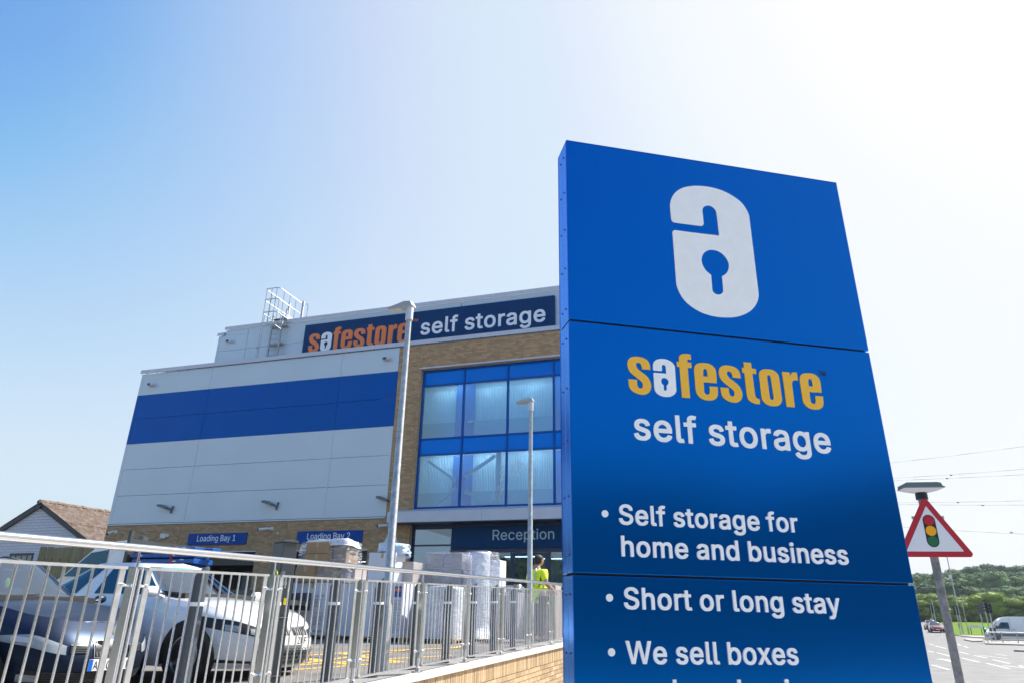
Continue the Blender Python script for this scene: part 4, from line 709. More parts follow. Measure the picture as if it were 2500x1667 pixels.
# ground floor shopfront
P('reception_sign_board', m_signnavy, [(2.74, 4.02, .15, .24, 4.02, 4.80), (4.024, 7.6, .15, .24, 4.02, 4.80)], bevel=.003)
b = MB(); text(b, 'r', 'Reception', 4.40, 6.76, 4.31, .37, .146, .004); b.build('lettering', mat('frosted_letter', (0.42, 0.55, 0.66), 0.5), bld, label='pale letters reading Reception')
P('shopfront_frame', m_navy, [(1.065, 1.16, .22, .32, 1.0, 4.9), (2.69, 2.76, .241, .32, 1.0, 4.02), (1.161, 7.6, .241, .32, 4.76, 4.9), (1.161, 2.69, .24, .32, 4.13, 4.19), (2.761, 7.6, .2415, .32, 3.87, 4.02),
    (5.08, 5.14, .22, .32, 1.1, 3.87), (6.50, 6.60, .22, .32, 1.1, 3.87), (1.161, 5.07, .24, .32, 1.1, 1.25)])
P('shopfront_pane', m_glass2, [(1.16, 2.69, .27, .278, 4.19, 4.76), ]); P('shopfront_pane', m_glass2, [(1.16, 2.69, .27, .278, 1.25, 4.13)])
P('shopfront_pane', m_glass2, [(2.76, 5.08, .27, .278, 1.25, 3.87)]); P('shopfront_pane', m_glass2, [(6.6, 7.6, .27, .278, 1.25, 3.87)])
dr = P('entrance_door', m_navy, [(5.145, 5.25, .23, .30, 1.12, 3.86), (6.39, 6.495, .23, .30, 1.12, 3.86), (5.25, 6.39, .23, .30, 3.76, 3.86), (5.25, 6.39, .23, .30, 1.12, 1.3)])
b = MB(); b.box(5.25, 6.39, .26, .268, 1.3, 3.76); b.build('door_pane', m_glass2, dr)
b = MB(); b.box(5.19, 5.21, .17, .19, 2.2, 2.6); b.build('handle', m_steel, dr)
P('reception_wall', m_inwall, [(1.2, 7.6, 3.8, 3.9, 1.0, 4.9)]); P('reception_floor', m_infloor, [(1.2, 7.6, .33, 3.8, 1.0, 1.1)]); P('reception_ceiling', m_infloor, [(1.2, 7.6, .33, 3.8, 4.85, 4.9)])
P('ceiling_or_fill_light', m_lit, [(4.4, 5.6, 1.6, 1.75, 3.82, 3.85), (5.5, 6.5, 2.6, 2.75, 3.82, 3.85), (6.9, 7.5, 1.6, 1.75, 3.82, 3.85)])
P('side_wall', m_brick, [(7.6, 10.62, .02, .3, .5, 5.4)])
# loading bays
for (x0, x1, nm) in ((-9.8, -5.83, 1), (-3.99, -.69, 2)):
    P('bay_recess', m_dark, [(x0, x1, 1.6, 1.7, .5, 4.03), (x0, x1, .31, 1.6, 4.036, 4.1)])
    P('bay_lining', m_dgrey, [(x0, x0 + .05, .05, 1.6, .5, 4.03), (x1 - .05, x1, .05, 1.6, .5, 4.03)])
    P('bay_header', m_trim, [(x0, x1, .0, .06, 3.985, 4.03)])
    b = MB()
    for k in range(5): b.box(x0 + .06, x1 - .06, .45 + .012 * (k % 2), .5, 3.5 + k * .1, 3.592 + k * .1)
    b.build('roller_shutter', m_dgrey, bld)
P('bay_door', mat('grey_door', (0.11, 0.12, 0.13), 0.5), [(-1.55, -.85, 1.3, 1.4, .9, 3.3), (-2.8, -2.1, 1.3, 1.4, .9, 3.3), (-7.3, -6.7, 1.3, 1.4, .9, 3.3)])
P('bay_light', m_lit, [(-1.6, -.8, .9, .95, 3.62, 3.645)])
# upper block set back on the roof
YU = 2.0
P('upper_wall', m_panelgrey, [(-11.45, SR, YU + .08, 11, 12.3, 15.2), (-11.5, -11.2, YU + .0801, 11, 12.3, 14.95)])
for (x0, x1) in ((-11.50, -9.82), (-9.77, -6.42), (-6.38, 1.9), (1.95, 6.8), (6.85, 11.95)):
    P('cladding_panel', m_panelgrey, [(x0, x1, YU, YU + .08, 14.106, 15.24 if x0 > -11.4 else 14.95)], bevel=.006)
    P('cladding_panel', m_panelgrey, [(x0, x1, YU, YU + .08, 12.9, 14.094)], bevel=.006)
P('cladding_panel', m_panelgrey, [(-11.2, -9.82, YU, YU + .08, 14.955, 15.24)])
P('cover_strip', m_panelgrey, [(-9.819, -9.771, YU + .02, YU + .079, 12.9, 15.24), (-6.419, -6.381, YU + .02, YU + .079, 12.9, 15.24)])
P('cover_strip', m_panelgrey, [(-11.6, -11.502, YU - .006, YU + .1, 12.3, 14.94)])
x = -11.25
while x < SR:
    x1 = min(x + 3.1, SR + .05); P('coping', m_trim, [(x, x1 - .006, YU - .08, YU + .5, 15.37, 15.41), (x, x1 - .006, YU - .08, YU - .065, 15.24, 15.37)]); x = x1
P('coping', m_trim, [(-11.66, -11.256, YU - .08, YU + .5, 15.07, 15.11), (-11.66, -11.256, YU - .08, YU - .065, 14.95, 15.07)])
# roof sign
sg = thing('roof_sign', 'long dark blue sign with orange and white lettering high on the upper wall', 'sign', (OB.x, OB.y, 0), HF)
b = MB(); b.box(-6.31, 6.42, YU - .16, YU - .02, 13.1, 14.92); b.build('sign_board', m_signnavy, sg, bevel=.01)
bw, by = MB(), MB(); kk = 5.42 / (1.6084 - .3471)
logo_word(bw, by, -5.98, 13.42, kk, YU - .165, .008); by.build('lettering', m_lorange, sg, label='orange condensed letters'); bw.build('padlock_letter', m_letter, sg, label='white padlock letter')
words(sg, m_letter, 'b', 'self storage', .0, 6.0, 13.70, .79, YU - .165, .008, 'white letters reading ')
b = MB(); text(b, 'r', 'TM', -.42, -.18, 14.42, .13, YU - .163, .006); b.build('trade_mark', m_lorange, sg)
# bay signs
for nm, x0 in (('1', -9.30), ('2', -3.91)):
    s = thing('bay_sign', 'blue wall sign reading Loading Bay ' + nm + (', left of the two bay signs' if nm == '1' else ', right one, behind the brown cartons'), 'sign', (OB.x, OB.y, 0), HF)
    b = MB(); b.box(x0, x0 + 2.96, -.06, -.004, 4.28, 4.75); b.build('sign_board', mat('bay_sign_blue', (0.0, 0.05, 0.27), 0.3, tint=(.15, .35, 1)), s, bevel=.004)
    words(s, m_letter, 'r', 'Loading Bay ' + nm, x0 + .48, x0 + 2.42, 4.43, .24, -.062, .003, 'white letters reading ')
# wall lamps
def wall_lamp():
    t = thing('wall_lamp', '', 'lamp', (0, 0, 0), HF)
    b = MB(); b.prism([(-.25, -.03), (.28, -.03), (.28, .05), (.10, .09), (-.25, .02)], -.16, .16, T=lambda x, y, z: (-x, y, z)); b.build('lamp_head', m_lampgrey, t, bevel=.02)
    b = MB(); b.box(-.26, .16, -.12, .12, -.042, -.031); b.build('diffuser', m_diff, t)
    b = MB(); b.tube((.25, 0, .0), (.36, .10, -.05), .03, 10); b.box(.33, .38, .09, .17, -.17, .15); b.build('bracket', m_lampgrey, t)
    return t
wl0 = wall_lamp()
def fp(s, y, z): return (OB.x + s * cos(HF) - y * sin(HF), OB.y + s * sin(HF) + y * cos(HF), z)
for k, (s, lb) in enumerate(((-10.83, 'grey wall lamp on the cladding above the left end of Loading Bay 1 sign'), (-5.42, 'grey wall lamp on the cladding midway between the two bay signs'), (-.10, 'grey wall lamp by the brick pier, half behind the tall lamp post'))):
    o = wl0 if k == 0 else copy_tree(wl0)
    o.location = fp(s, -.17, 5.90); o['label'] = lb; o['group'] = 'lamps along the cladding'; o.rotation_euler = (0, radians(14), HF)
# small box floodlights high on the walls
def box_light(s, y, z, lb):
    t = thing('security_light', lb, 'light', fp(s, y, z), HF, 'small box lights high on the walls')
    b = MB(); b.box(-.14, .16, -.2, 0, -.07, .05); b.build('housing', m_trim, t, bevel=.01)
    b = MB(); b.box(-.16, -.141, -.19, -.02, -.06, .04); b.box(-.13, .02, -.215, -.201, -.06, .03); b.build('lens', m_black, t)
box_light(-13.15, -.0, 11.8, 'small box light at top left of the lower cladding'); box_light(-.55, 0, 11.9, 'small box light at top right of the lower cladding'); box_light(-10.8, YU, 14.57, 'small box light on the upper set back wall')
# security cameras
def cctv(s, z, lb, ln=.42, dirx=-1, down=-.12):
    t = thing('security_camera', lb, 'camera', fp(s, 0, z), HF, 'cameras on the brick wall')
    b = MB(); b.tube((0, -.001, 0), (0, -.07, 0), .085, 20); b.build('mount', m_cam, t, smooth=40)
    b = MB(); b.tube((0, -.08, .0), (dirx * .12, -.18, -.01), .035, 12); b.tube((dirx * .05, -.16, .0), (dirx * ln, -.3, down * ln), .055, 14); b.build('body', m_cam, t, smooth=40)
    b = MB(); b.tube((dirx * ln, -.3, down * ln), (dirx * (ln + .04), -.312, down * (ln + .04)), .052, 14); b.build('lens', m_black, t, smooth=40)
cctv(-5.18, 4.88, 'white bullet camera on the brick between the two bay signs'); cctv(.2, 4.90, 'white bullet camera right of Loading Bay 2 sign beside the lamp post', .36)
cctv(-13.33, 4.9, 'white camera at the far left end of the brick wall', .16, -1, -.6)
t = thing('alarm_box', 'white box on the brick left of Loading Bay 1 sign', 'box', fp(-10.6, 0, 4.68), HF); b = MB(); b.box(-.2, .1, -.09, -.0, -.1, .1); b.build('casing', m_cam, t, bevel=.02); b = MB(); b.tube((.17, 0, .02), (.17, -.06, .02), .06, 14); b.build('sensor', m_cam, t, smooth=40)
t = thing('sounder', 'tiny round white sounder below the camera between the bay signs', 'sensor', fp(-4.86, 0, 4.69), HF); b = MB(); b.tube((0, 0, 0), (0, -.05, 0), .05, 16); b.build('casing', m_cam, t, smooth=40); b = MB(); b.tube((0, -.051, 0), (0, -.056, 0), .02, 12); b.build('lens', m_black, t)
t = thing('warning_sign', 'small white triangular notice on the brick behind the tall lamp post', 'sign', fp(.30, 0, 4.38), HF); b = MB(); b.prism([(-.25, -.2), (.25, -.2), (.3, -.1), (.06, .35), (-.06, .35), (-.3, -.1)], -.02, 0); b.build('plate', m_sticker, t)
b = MB(); b.prism([(-.05, -.1), (.05, -.1), (0, .12)], -.024, -.0205); b.build('symbol', m_black, t)
# ---- roof ladder
lad = thing('roof_ladder', 'galvanised cage ladder climbing over the parapet of the upper wall', 'ladder', (OB.x, OB.y, 0), HF)
YL = 1.72
b = MB()
for x in (-7.62, -8.2): b.box(x - .04, x + .04, YL - .035, YL + .035, 12.4, 15.65)
b.build('stile', m_galv, lad)
b = MB()
z = 12.6
while z < 15.4: b.tube((-8.2, YL, z), (-7.62, YL, z), .014, 6); z += .28
b.build('rungs', m_galv, lad)
b = MB(); b.box(-8.3, -7.5, YL + .036, YU, 14.05, 14.12); b.box(-8.35, -7.4, YL + .036, YU, 15.0, 15.06); b.build('wall_bracket', m_galv, lad)
YC = .95
XL, XR = -8.32, -7.50
hoop_m = m_galv
for z in (17.0 - .25, 16.15, 15.45):
    b = MB(); b.path([(XL, 3.0, z), (XL, YC + .12, z), (XL + .12, YC, z), (XR - .12, YC, z), (XR, YC + .12, z), (XR, 3.0, z)], .024, 6); b.build('cage_hoop', m_galv, lad)
for (x, y, z0, z1) in ((XL + .12, YC, 12.9, 16.75), (XR - .12, YC, 14.75, 16.75), (-7.91, YC, 14.6, 16.75), (XL, 1.5, 15.0, 16.75), (XR, 1.4, 14.75, 16.75), (XR, 1.9, 15.3, 16.75), (XR, 2.4, 15.45, 16.75), (XL, 2.1, 15.3, 16.75), (XL - .0, 1.2, 12.9, 15.4), (-8.5, 1.3, 12.9, 14.9)):
    b = MB(); b.tube((x, y, z0), (x, y, z1), .018, 6); b.build('cage_bar', m_galv, lad)
for (x, y, z0, z1, w) in ((XR + .03, 3.0, 15.3, 16.9, .05), (XL, 3.0, 15.3, 16.9, .05), (-7.62, 1.95, 15.3, 16.0, .03)):
    b = MB(); b.box(x - w, x + w, y - w, y + w, z0, z1); b.build('cage_post', m_galv, lad)
b = MB(); b.path([(XR + .12, 3.05, 16.75), (XR + .3, 3.05, 16.72), (XR + .3, 3.05, 16.0), (XR + .12, 3.05, 15.97)], .02, 6); b.build('grab_handle', m_galv, lad)
b = MB(); b.box(XL, XR, 1.9, 3.1, 15.48, 15.52); b.box(XR - .02, XR + .01, 1.8, 3.1, 15.50, 15.66); b.build('step_platform', m_galv, lad)
b = MB(); b.path([(-7.9, YC, 14.75), (XR, YC + .1, 14.75), (XR + .02, 1.55, 14.7)], .024, 6); b.path([(-8.5, 1.3, 13.7), (XL, YC, 13.62), (XL + .3, YC, 13.6)], .02, 6); b.build('cage_base', m_galv, lad)

# ---------------------------------------------------------------- lamp posts
def lamp_post(x, y, ztop, lb):
    t = thing('lamp_post', lb, 'lamp post', (x, y, G(x, y) - .02), HF, 'galvanised lamp posts in the car park')
    H = ztop - G(x, y) + .02
    b = MB(); b.lathe([(.085, 0), (.085, .80), (.055, .86), (.052, H * .5), (.048, H * .5 + .01), (.040, H - .15), (.040, H)], 20); b.build('column', m_galv, t, smooth=40)
    b = MB(); b.lathe([(.055, H - .06), (.058, H + .16), (.045, H + .2)], 16); b.box(-.05, .045, -.05, .05, H + .14, H + .22); b.build('collar', m_trim, t, smooth=40)
    b = MB(); b.prism([(.07, H + .15), (.04, H + .22), (-.07, H + .23), (-.17, H + .20), (-.34, H + .155), (-.34, H + .135), (-.06, H + .13)], -.08, .08); b.build('lamp_head', m_head, t, bevel=.015)
    b = MB(); b.box(-.32, -.13, -.068, .068, H + .124, H + .1295); b.build('diffuser', m_diff, t)
    return t
lamp_post(-1.53, 9.25, 5.72, 'tall galvanised lamp post in front of the roof sign, nearest the railing')
lamp_post(.45, 14.7, 5.97, 'galvanised lamp post in front of the blue windows, behind the worker')

# ---------------------------------------------------------------- bollards
BY = [5.8, 6.73, 7.67, 8.56, 9.5, 10.45, 11.36, 12.26, 13.2]
nmz = ['first', 'second', 'third', 'fourth', 'fifth', 'sixth', 'seventh', 'eighth', 'ninth']
bp0 = None
where = ['galvanised sheened bollard in front of the white car, nearest the camera', 'dark bollard between the white car and the charging post', 'dark bollard in front of the printed white boxes', 'dark bollard just left of the tall lamp post', 'dark bollard just right of the tall lamp post', 'dark bollard in front of the low film wrapped round pallet', 'dark bollard in front of the tall wrapped white column', 'dark bollard in front of the white fridge sized box', 'dark bollard farthest along the railing, left of the worker']
for i, y in enumerate(BY):
    x = -2.495 + .347 * (y - 4.84) - .3
    if bp0 is None:
        bp0 = thing('bollard', '', 'bollard', (0, 0, 0), HR)
        n = 20; R = .058; b = MB(); v = []
        for zf in (0, 1): 
            for k in range(n):
                cx_, cy_ = R * cos(2 * pi * k / n), R * sin(2 * pi * k / n); v.append((cx_, cy_, 0 if zf == 0 else 1.03 + (-cy_ * 1.25)))
        b.add(v, [(k, (k + 1) % n, n + (k + 1) % n, n + k) for k in range(n)] + [tuple(range(n, 2 * n))]); b.build('body', m_bollard, bp0, smooth=40)
        b = MB(); b.lathe([(.0595, .80), (.0595, .83)], 20); b.build('reflective_band', m_letter, bp0, smooth=40)
        b = MB(); b.tube((R * .6, -R * .78, .16), (R * .66, -R * .86, .16), .012, 8); b.build('bolt', m_galv, bp0)
        o = bp0
    else: o = copy_tree(bp0)
    o.location = (x, y, G(x, y)); o['label'] = where[i]; o['group'] = 'slant topped bollards behind the railing'
# ---------------------------------------------------------------- vehicles
def ell(b, c, r, nu=24, nv=16, cut=-2):
    v = [(c[0] + r[0] * cos(2 * pi * i / nu) * sin(pi * j / nv), c[1] + r[1] * sin(2 * pi * i / nu) * sin(pi * j / nv), max(c[2] + r[2] * cos(pi * j / nv), cut)) for j in range(nv + 1) for i in range(nu)]
    b.add(v, [(j * nu + i, j * nu + (i + 1) % nu, (j + 1) * nu + (i + 1) % nu, (j + 1) * nu + i) for j in range(nv) for i in range(nu)])
def interp(tab, x):
    if x <= tab[0][0]: return tab[0][1]
    for (a, za), (b_, zb) in zip(tab, tab[1:]):
        if x <= b_:
            t = (x - a) / (b_ - a); t = t * t * (3 - 2 * t) * .5 + t * .5
            return za + (zb - za) * t
    return tab[-1][1]
def sg(v, p): return math.copysign(abs(v) ** p, v)
class Car:
    def __init__(s, fo, ro, hw, belt, z0=.2, n=4.2, nose=.22, tail=.12, gh=None, crown=.05, cut=False):
        s.cut = cut
        s.fo, s.ro, s.hw, s.belt, s.z0, s.n, s.nose, s.tail, s.gh, s.crown = fo, ro, hw, belt, z0, n, nose, tail, gh, crown
        s.wp = [(0, .90), (.15, .95), (.45, .995), (.62, 1.0), (.85, .975), (1, .90)]
        s.np = [(0, .55), (.12, .20), (.3, .04), (.5, 0), (.7, .10), (.88, .42), (1, 1.0)]
    def S(s, th, v):
        f = s.fo - s.nose * interp(s.np, v); r = -s.ro + s.tail * interp(s.np, v); w = s.hw * interp(s.wp, v)
        x = (f + r) / 2 + (f - r) / 2 * sg(cos(th), 2 / s.n); y = w * sg(sin(th), 2 / 3.4)
        z = s.z0 + v * (interp(s.belt, x) - s.z0)
        return Vector((x, y, z))
    def R(s, th, v):
        """greenhouse ring, v 0 at the belt, 1 at the roof"""
        g = s.gh; e = v ** 1.0
        f = g['b0'] + (g['r0'] - g['b0']) * e; r = g['b1'] + (g['r1'] - g['b1']) * e
        w = g['wb'] + (g['wr'] - g['wb']) * (v ** 1.25)
        x = (f + r) / 2 + (f - r) / 2 * sg(cos(th), 2 / 5.0); y = w * sg(sin(th), 2 / 3.6)
        zb = interp(s.belt, x) - .01; zr = g['zr'] - .02 - .05 * ((x - (g['r0'] + g['r1']) / 2) / (g['r0'] - g['r1'])) ** 2 * 2
        return Vector((x, y, zb + (zr - zb) * v + .03 * v * (1 - abs(y) / g['wb'])))
    def thy(s, yf, n=3.4): return math.copysign(math.asin(min(1, abs(yf) ** (n / 2))), yf)
    def body(s, paint, parent):
        b = MB(); N = 112
        b.grid(lambda u, v: s.S(u * 2 * pi, v), N, 14)
        # bonnet, deck: rows across the top ring
        H = N // 2; v = []; K = 12
        for i in range(H + 1):
            p = s.S(i * 2 * pi / N, 1)
            for k in range(K + 1):
                q = -1 + 2 * k / K; v.append((p.x, p.y * q, p.z + s.crown * (1 - q * q) * min(1, (s.fo - s.nose - p.x) / .35 + .15) * min(1, (p.x + s.ro) / .35 + .1)))
        b.add(v, [(i * (K + 1) + k, i * (K + 1) + k + 1, (i + 1) * (K + 1) + k + 1, (i + 1) * (K + 1) + k) for i in range(H) for k in range(K)])
        o = b.build('body', paint, parent, smooth=50)
        if s.gh:
            b = MB(); b.grid(lambda u, v: s.R(u * 2 * pi, v), 80, 8)
            if s.cut:
                keep = []
                for fi, q in enumerate(b.f):
                    i, j = fi % 80, fi // 80; th = (i + .5) * 2 * pi / 80; th = th - 2 * pi if th > pi else th; a_ = abs(th)
                    hole = 1 <= j <= 6 and (a_ < .80 or pi / 2 - .58 < a_ < pi / 2 - .04 or pi / 2 + .09 < a_ < pi / 2 + .70)
                    if not hole: keep.append(q)
                b.f = keep; b.mi = [0] * len(keep)
            v = []
            for i in range(41):
                p = s.R(i * 2 * pi / 80, 1)
                for k in range(11):
                    q = -1 + 2 * k / 10; v.append((p.x, p.y * q, p.z + .03 * (1 - q * q)))
            b.add(v, [(i * 11 + k, i * 11 + k + 1, (i + 1) * 11 + k + 1, (i + 1) * 11 + k) for i in range(40) for k in range(10)])
            b.build('roof', paint, parent, smooth=50)
        return o
    def patch(s, name, m, parent, fn, th0, th1, lo, hi, off=.004, nu=16, nv=4, label=None):
        """skin piece lying on the surface fn between angles th0,th1 and heights lo(t)..hi(t)"""
        def g(u, w):
            th = th0 + (th1 - th0) * u; a = lo(u) if callable(lo) else lo; c = hi(u) if callable(hi) else hi
            v = a + (c - a) * w; e = 1e-3
            p = fn(th, v); du = fn(th + e, v) - fn(th - e, v); dv = fn(th, min(v + e, 1)) - fn(th, max(v - e, 0))
            n = du.cross(dv)
            if n.length < 1e-12: n = Vector((0, 0, 1))
            return p + n.normalized() * off
        b = MB(); b.grid(g, nu, nv); return b.build(name, m, parent, smooth=0, recalc=False, label=label)
    def wheel(s, x, side, parent, m=m_dark, R=.325, plain=False):
        y = s.hw * side
        b = MB(); n = 24
        v = [(x, y + side * .003 - side * .02, R + .01)] + [(x + (R + .05) * cos(a), y + side * .004, R + .01 + (R + .05) * sin(a)) for a in [-.35 + (pi + .7) * k / n for k in range(n + 1)]]
        v = [(x, y + side * .004, R + .01)] + v[1:]
        b.add(v, [(0, k + 1, k + 2) for k in range(n)]); b.build('wheel_arch', m_black, parent)
        w = link('wheel', bpy.data.meshes.new('wheel'), parent) if False else None
        t = MB(); t.lathe([(R * .62, -.11), (R * .97, -.11), (R, -.08), (R, .075), (R * .96, .11), (R * .68, .115), (R * .62, .09)], 28)
        o = t.build('wheel', m_rubber, parent, smooth=35); o.rotation_euler = (-pi / 2 * side, 0, 0); o.location = (x, y - side * .09, R)
        if not plain:
            t = MB(); t.lathe([(R * .66, .03), (R * .66, .10), (R * .60, .104), (R * .58, .05)], 28)
            for k in range(5):
                a = 2 * pi * k / 5
                for da in (-.16, .16):
                    t.prism([(.03, .0), (R * .62, -.0), (R * .62, .05), (.03, .05)], 0, .03, T=lambda X, Y, Z, a=a + da: (X * cos(a) - Z * sin(a), X * sin(a) + Z * cos(a), Y + .06))
            t.lathe([(.05, .05), (.05, .1), (.02, .105)], 16); t.build('rim', m_steel2, o, smooth=30)
        return o

def plate(s_, parent, x, z, ang=0, band=False, chars=()):
    b = MB(); b.box(-.26, .26, -.012, 0, -.056, .056); o = b.build('number_plate', m_plate, parent, bevel=.002)
    # the plate's own x runs along the car's width; it faces forward
    o.rotation_euler = (0, 0, pi / 2); o.location = (x, 0, z)
    if band: b = MB(); b.box(-.26, -.215, -.0135, -.0121, -.055, .055); b.build('country_band', m_blueband, o)
    b = MB()
    for ch, x0, x1 in chars: text(b, 'r', ch, x0, x1, -.04, .075, -.0135, .001)
    if chars: b.build('registration', m_black, o)
    return o

def cabin(t, x0, x1, zb, extra=False):
    """seats, dashboard, steering wheel and mirror seen through the glass"""
    b = MB(); b.box(x1, x0, -.70, .70, zb + .045, zb + .055); b.build('parcel_floor', m_seat, t)
    b = MB(); b.prism([(x0 + .02, zb + .05), (x0 - .45, zb + .09), (x0 - .45, zb - .1), (x0 + .02, zb - .1)], -.66, .66); b.build('dashboard', m_seat, t)
    for y in (-.36, .36):
        b = MB(); b.prism([(x0 - 1.05, zb - .3), (x0 - 1.22, zb + .17), (x0 - 1.34, zb + .17), (x0 - 1.25, zb - .3)], y - .22, y + .22); b.box(x0 - 1.33, x0 - 1.22, y - .12, y + .12, zb + .19, zb + .33); b.build('seat', m_seat, t, bevel=.03)
    b = MB(); b.path([(x0 - .62 - .06 * sin(a), -.36 + .17 * cos(a), zb + .03 + .16 * sin(a)) for a in [q * pi / 10 for q in range(21)]], .014, 6); b.build('steering_wheel', m_black, t)
    b = MB(); b.box(x0 - .72, x0 - .69, -.11, .11, zb + .30, zb + .36); b.build('mirror', m_black, t, bevel=.01)
    if extra: b = MB(); ell(b, (x0 - .68, -.02, zb + .20), (.012, .035, .06), 10, 8); b.build('air_freshener', mat('freshener_yellow', (.85, .6, .02), .6), t)
# white saloon
WH = radians(-21.5)
t = thing('parked_car', 'white saloon car behind the railing, nose towards the charging post', 'car', (-3.56, 9.93, .80), WH)
belt = [(-4.0, .95), (-3.2, 1.0), (-.7, .99), (-.1, .93), (.5, .82), (.85, .72)]
c = Car(.86, 3.86, .915, belt, .19, gh=dict(b0=-.42, b1=-3.35, r0=-1.22, r1=-2.35, wb=.80, wr=.58, zr=1.45), cut=True)
c.body(m_pwhite, t)
for sd in (-1, 1):
    for x in (0, -2.85): c.wheel(x, sd, t, R=.335)
T_ = c.thy
cabin(t, -.42, -3.2, .99)
c.patch('windscreen', m_screen, t, c.R, -T_(.86, 3.6), T_(.86, 3.6), .06, .93, .006, 20)
for sd in (-1, 1):
    c.patch('side_window', m_carglass, t, c.R, sd * (pi / 2 - .62), sd * (pi / 2 + .0), .1, .88, .006, 14)
    c.patch('side_window', m_carglass, t, c.R, sd * (pi / 2 + .03), sd * (pi / 2 + .75), .1, .88, .006, 14)
    # headlamp: thin wedge from beside the grille, sweeping round the corner
    a0, a1 = T_(.40), T_(.95)
    c.patch('headlight', m_black, t, c.S, sd * a0, sd * a1, lambda u: .62 + .05 * u, lambda u: .79 + .10 * u - .10 * max(0, u - .6) * 2, .006, 22)
    for k0, k1 in ((.56, .66), (.74, .84)):
        c.patch('lamp_unit', m_lens, t, c.S, sd * T_(k0), sd * T_(k1), .66, .76, .012, 8)
    c.patch('kidney_surround', m_chrome, t, c.S, sd * T_(.03), sd * T_(.36), .55, .86, .006, 10)
    c.patch('kidney_grille', m_black, t, c.S, sd * T_(.05), sd * T_(.34), .57, .84, .012, 10)
    for k in range(6):
        yk = .075 + k * .048; c.patch('grille_bar', m_chrome, t, c.S, sd * T_(yk), sd * T_(yk + .018), .58, .83, .022, 1)
    c.patch('corner_intake', m_black, t, c.S, sd * T_(.62), sd * T_(.95), lambda u: .10, lambda u: .14 + .02 * u + (.3 * max(0, u - .84) * 6 if u > .84 else 0), .006, 18)
    b = MB(); b.tube((-.62, sd * .80, .99), (-.62, sd * .92, 1.02), .02, 8); b.lathe([(.02, -.11), (.075, -.08), (.09, 0), (.08, .08), (.02, .11)], 12); 
    o = b.build('wing_mirror', m_pwhite, t, smooth=50)
    # move the shell outboard
    me = o.data
    for vv in me.vertices:
        if abs(vv.co.x) < .2 and abs(vv.co.y) < .2 and abs(vv.co.z) < .2: vv.co = Vector((vv.co.x * .7 - .64, vv.co.z * 1.1 + sd * .985, vv.co.y * .75 + 1.05))
c.patch('lower_intake', m_black, t, c.S, -T_(.62), T_(.62), .07, .36, .007, 24)
c.patch('bumper_lip', m_pwhite, t, c.S, -T_(.99), T_(.99), .0, .06, .02, 30)
gb = MB()
for i in range(12):
    for j in range(4):
        y0 = -.42 + i * .07 + (.035 if j % 2 else 0); z0 = .25 + j * .045
        for k in range(6):
            a = pi / 3 * k + pi / 6; a2 = a + pi / 3
            gb.tube((.875 - abs(y0) ** 3 * .25, y0 + .036 * cos(a), z0 + .026 * sin(a)), (.875 - abs(y0) ** 3 * .25, y0 + .036 * cos(a2), z0 + .026 * sin(a2)), .004, 4, caps=False)
gb.build('mesh_grille', m_dgrey, t)
plate(c, t, .885, .50, chars=(('Z', .06, .108), ('R', .125, .173), ('F', .19, .235)))
# dark hatchback
t = thing('parked_car', 'dark metallic hatchback at the left edge, nearest car to the railing', 'car', (-5.0, 8.35, .70), radians(-21.5))
belt = [(-3.4, .98), (-2.6, 1.0), (-.75, 1.01), (-.1, .95), (.45, .84), (.80, .70)]
c = Car(.82, 3.25, .885, belt, .18, n=3.6, nose=.24, gh=dict(b0=-.40, b1=-3.15, r0=-1.25, r1=-2.75, wb=.79, wr=.56, zr=1.50), cut=True)
c.body(m_pblack, t)
for sd in (-1, 1):
    for x in (0, -2.5): c.wheel(x, sd, t, R=.31)
cabin(t, -.40, -3.0, 1.0, True)
c.patch('windscreen', m_screen, t, c.R, -T_(.86, 3.6), T_(.86, 3.6), .05, .93, .006, 20)
for sd in (-1, 1):
    c.patch('side_window', m_screen, t, c.R, sd * (pi / 2 - .62), sd * (pi / 2 + .1), .1, .88, .006, 14)
    c.patch('side_window', m_screen, t, c.R, sd * (pi / 2 + .13), sd * (pi / 2 + .8), .1, .88, .006, 14)
    c.patch('headlight', m_lens, t, c.S, sd * T_(.52), sd * T_(.955), lambda u: .57 + .05 * u, lambda u: .57 + (.17 * sin(pi * (.26 + .70 * u)) + .02), .006, 24, 6)
    c.patch('lamp_bowl', m_trim, t, c.S, sd * T_(.78), sd * T_(.87), .64, .71, .011, 10)
    c.patch('side_grille', m_black, t, c.S, sd * T_(.28), sd * T_(.48), .60, .75, .007, 6)
    for k in range(4): c.patch('grille_slat', m_dgrey, t, c.S, sd * T_(.28), sd * T_(.48), .615 + k * .035, .63 + k * .035, .014, 4, 1)
    c.patch('fog_light', m_lens, t, c.S, sd * T_(.70), sd * T_(.82), .1, .2, .008, 8)
    b = MB(); ell(b, (-.66, sd * .95, 1.05), (.045, .085, .05), 12, 8); b.tube((-.62, sd * .78, 1.0), (-.64, sd * .95, 1.05), .02, 8); b.build('wing_mirror', m_pblack, t, smooth=50)
c.patch('grille_surround', m_chrome, t, c.S, -T_(.215), T_(.215), .52, .815, .008, 14)
c.patch('grille', m_black, t, c.S, -T_(.20), T_(.20), .53, .80, .013, 14)
for k in range(10):
    y0 = -.19 + k * .04; 
    if abs(y0) > .015: c.patch('grille_bar', m_dgrey, t, c.S, T_(y0), T_(y0 + .012), .54, .79, .02, 1, 1)
b = MB(); b.tube((.83, 0, .72), (.85, 0, .72), .055, 20); b.build('badge', m_chrome, t, smooth=40)
c.patch('lower_intake', m_black, t, c.S, -T_(.80), T_(.80), .04, .27, .007, 24)
gb = MB()
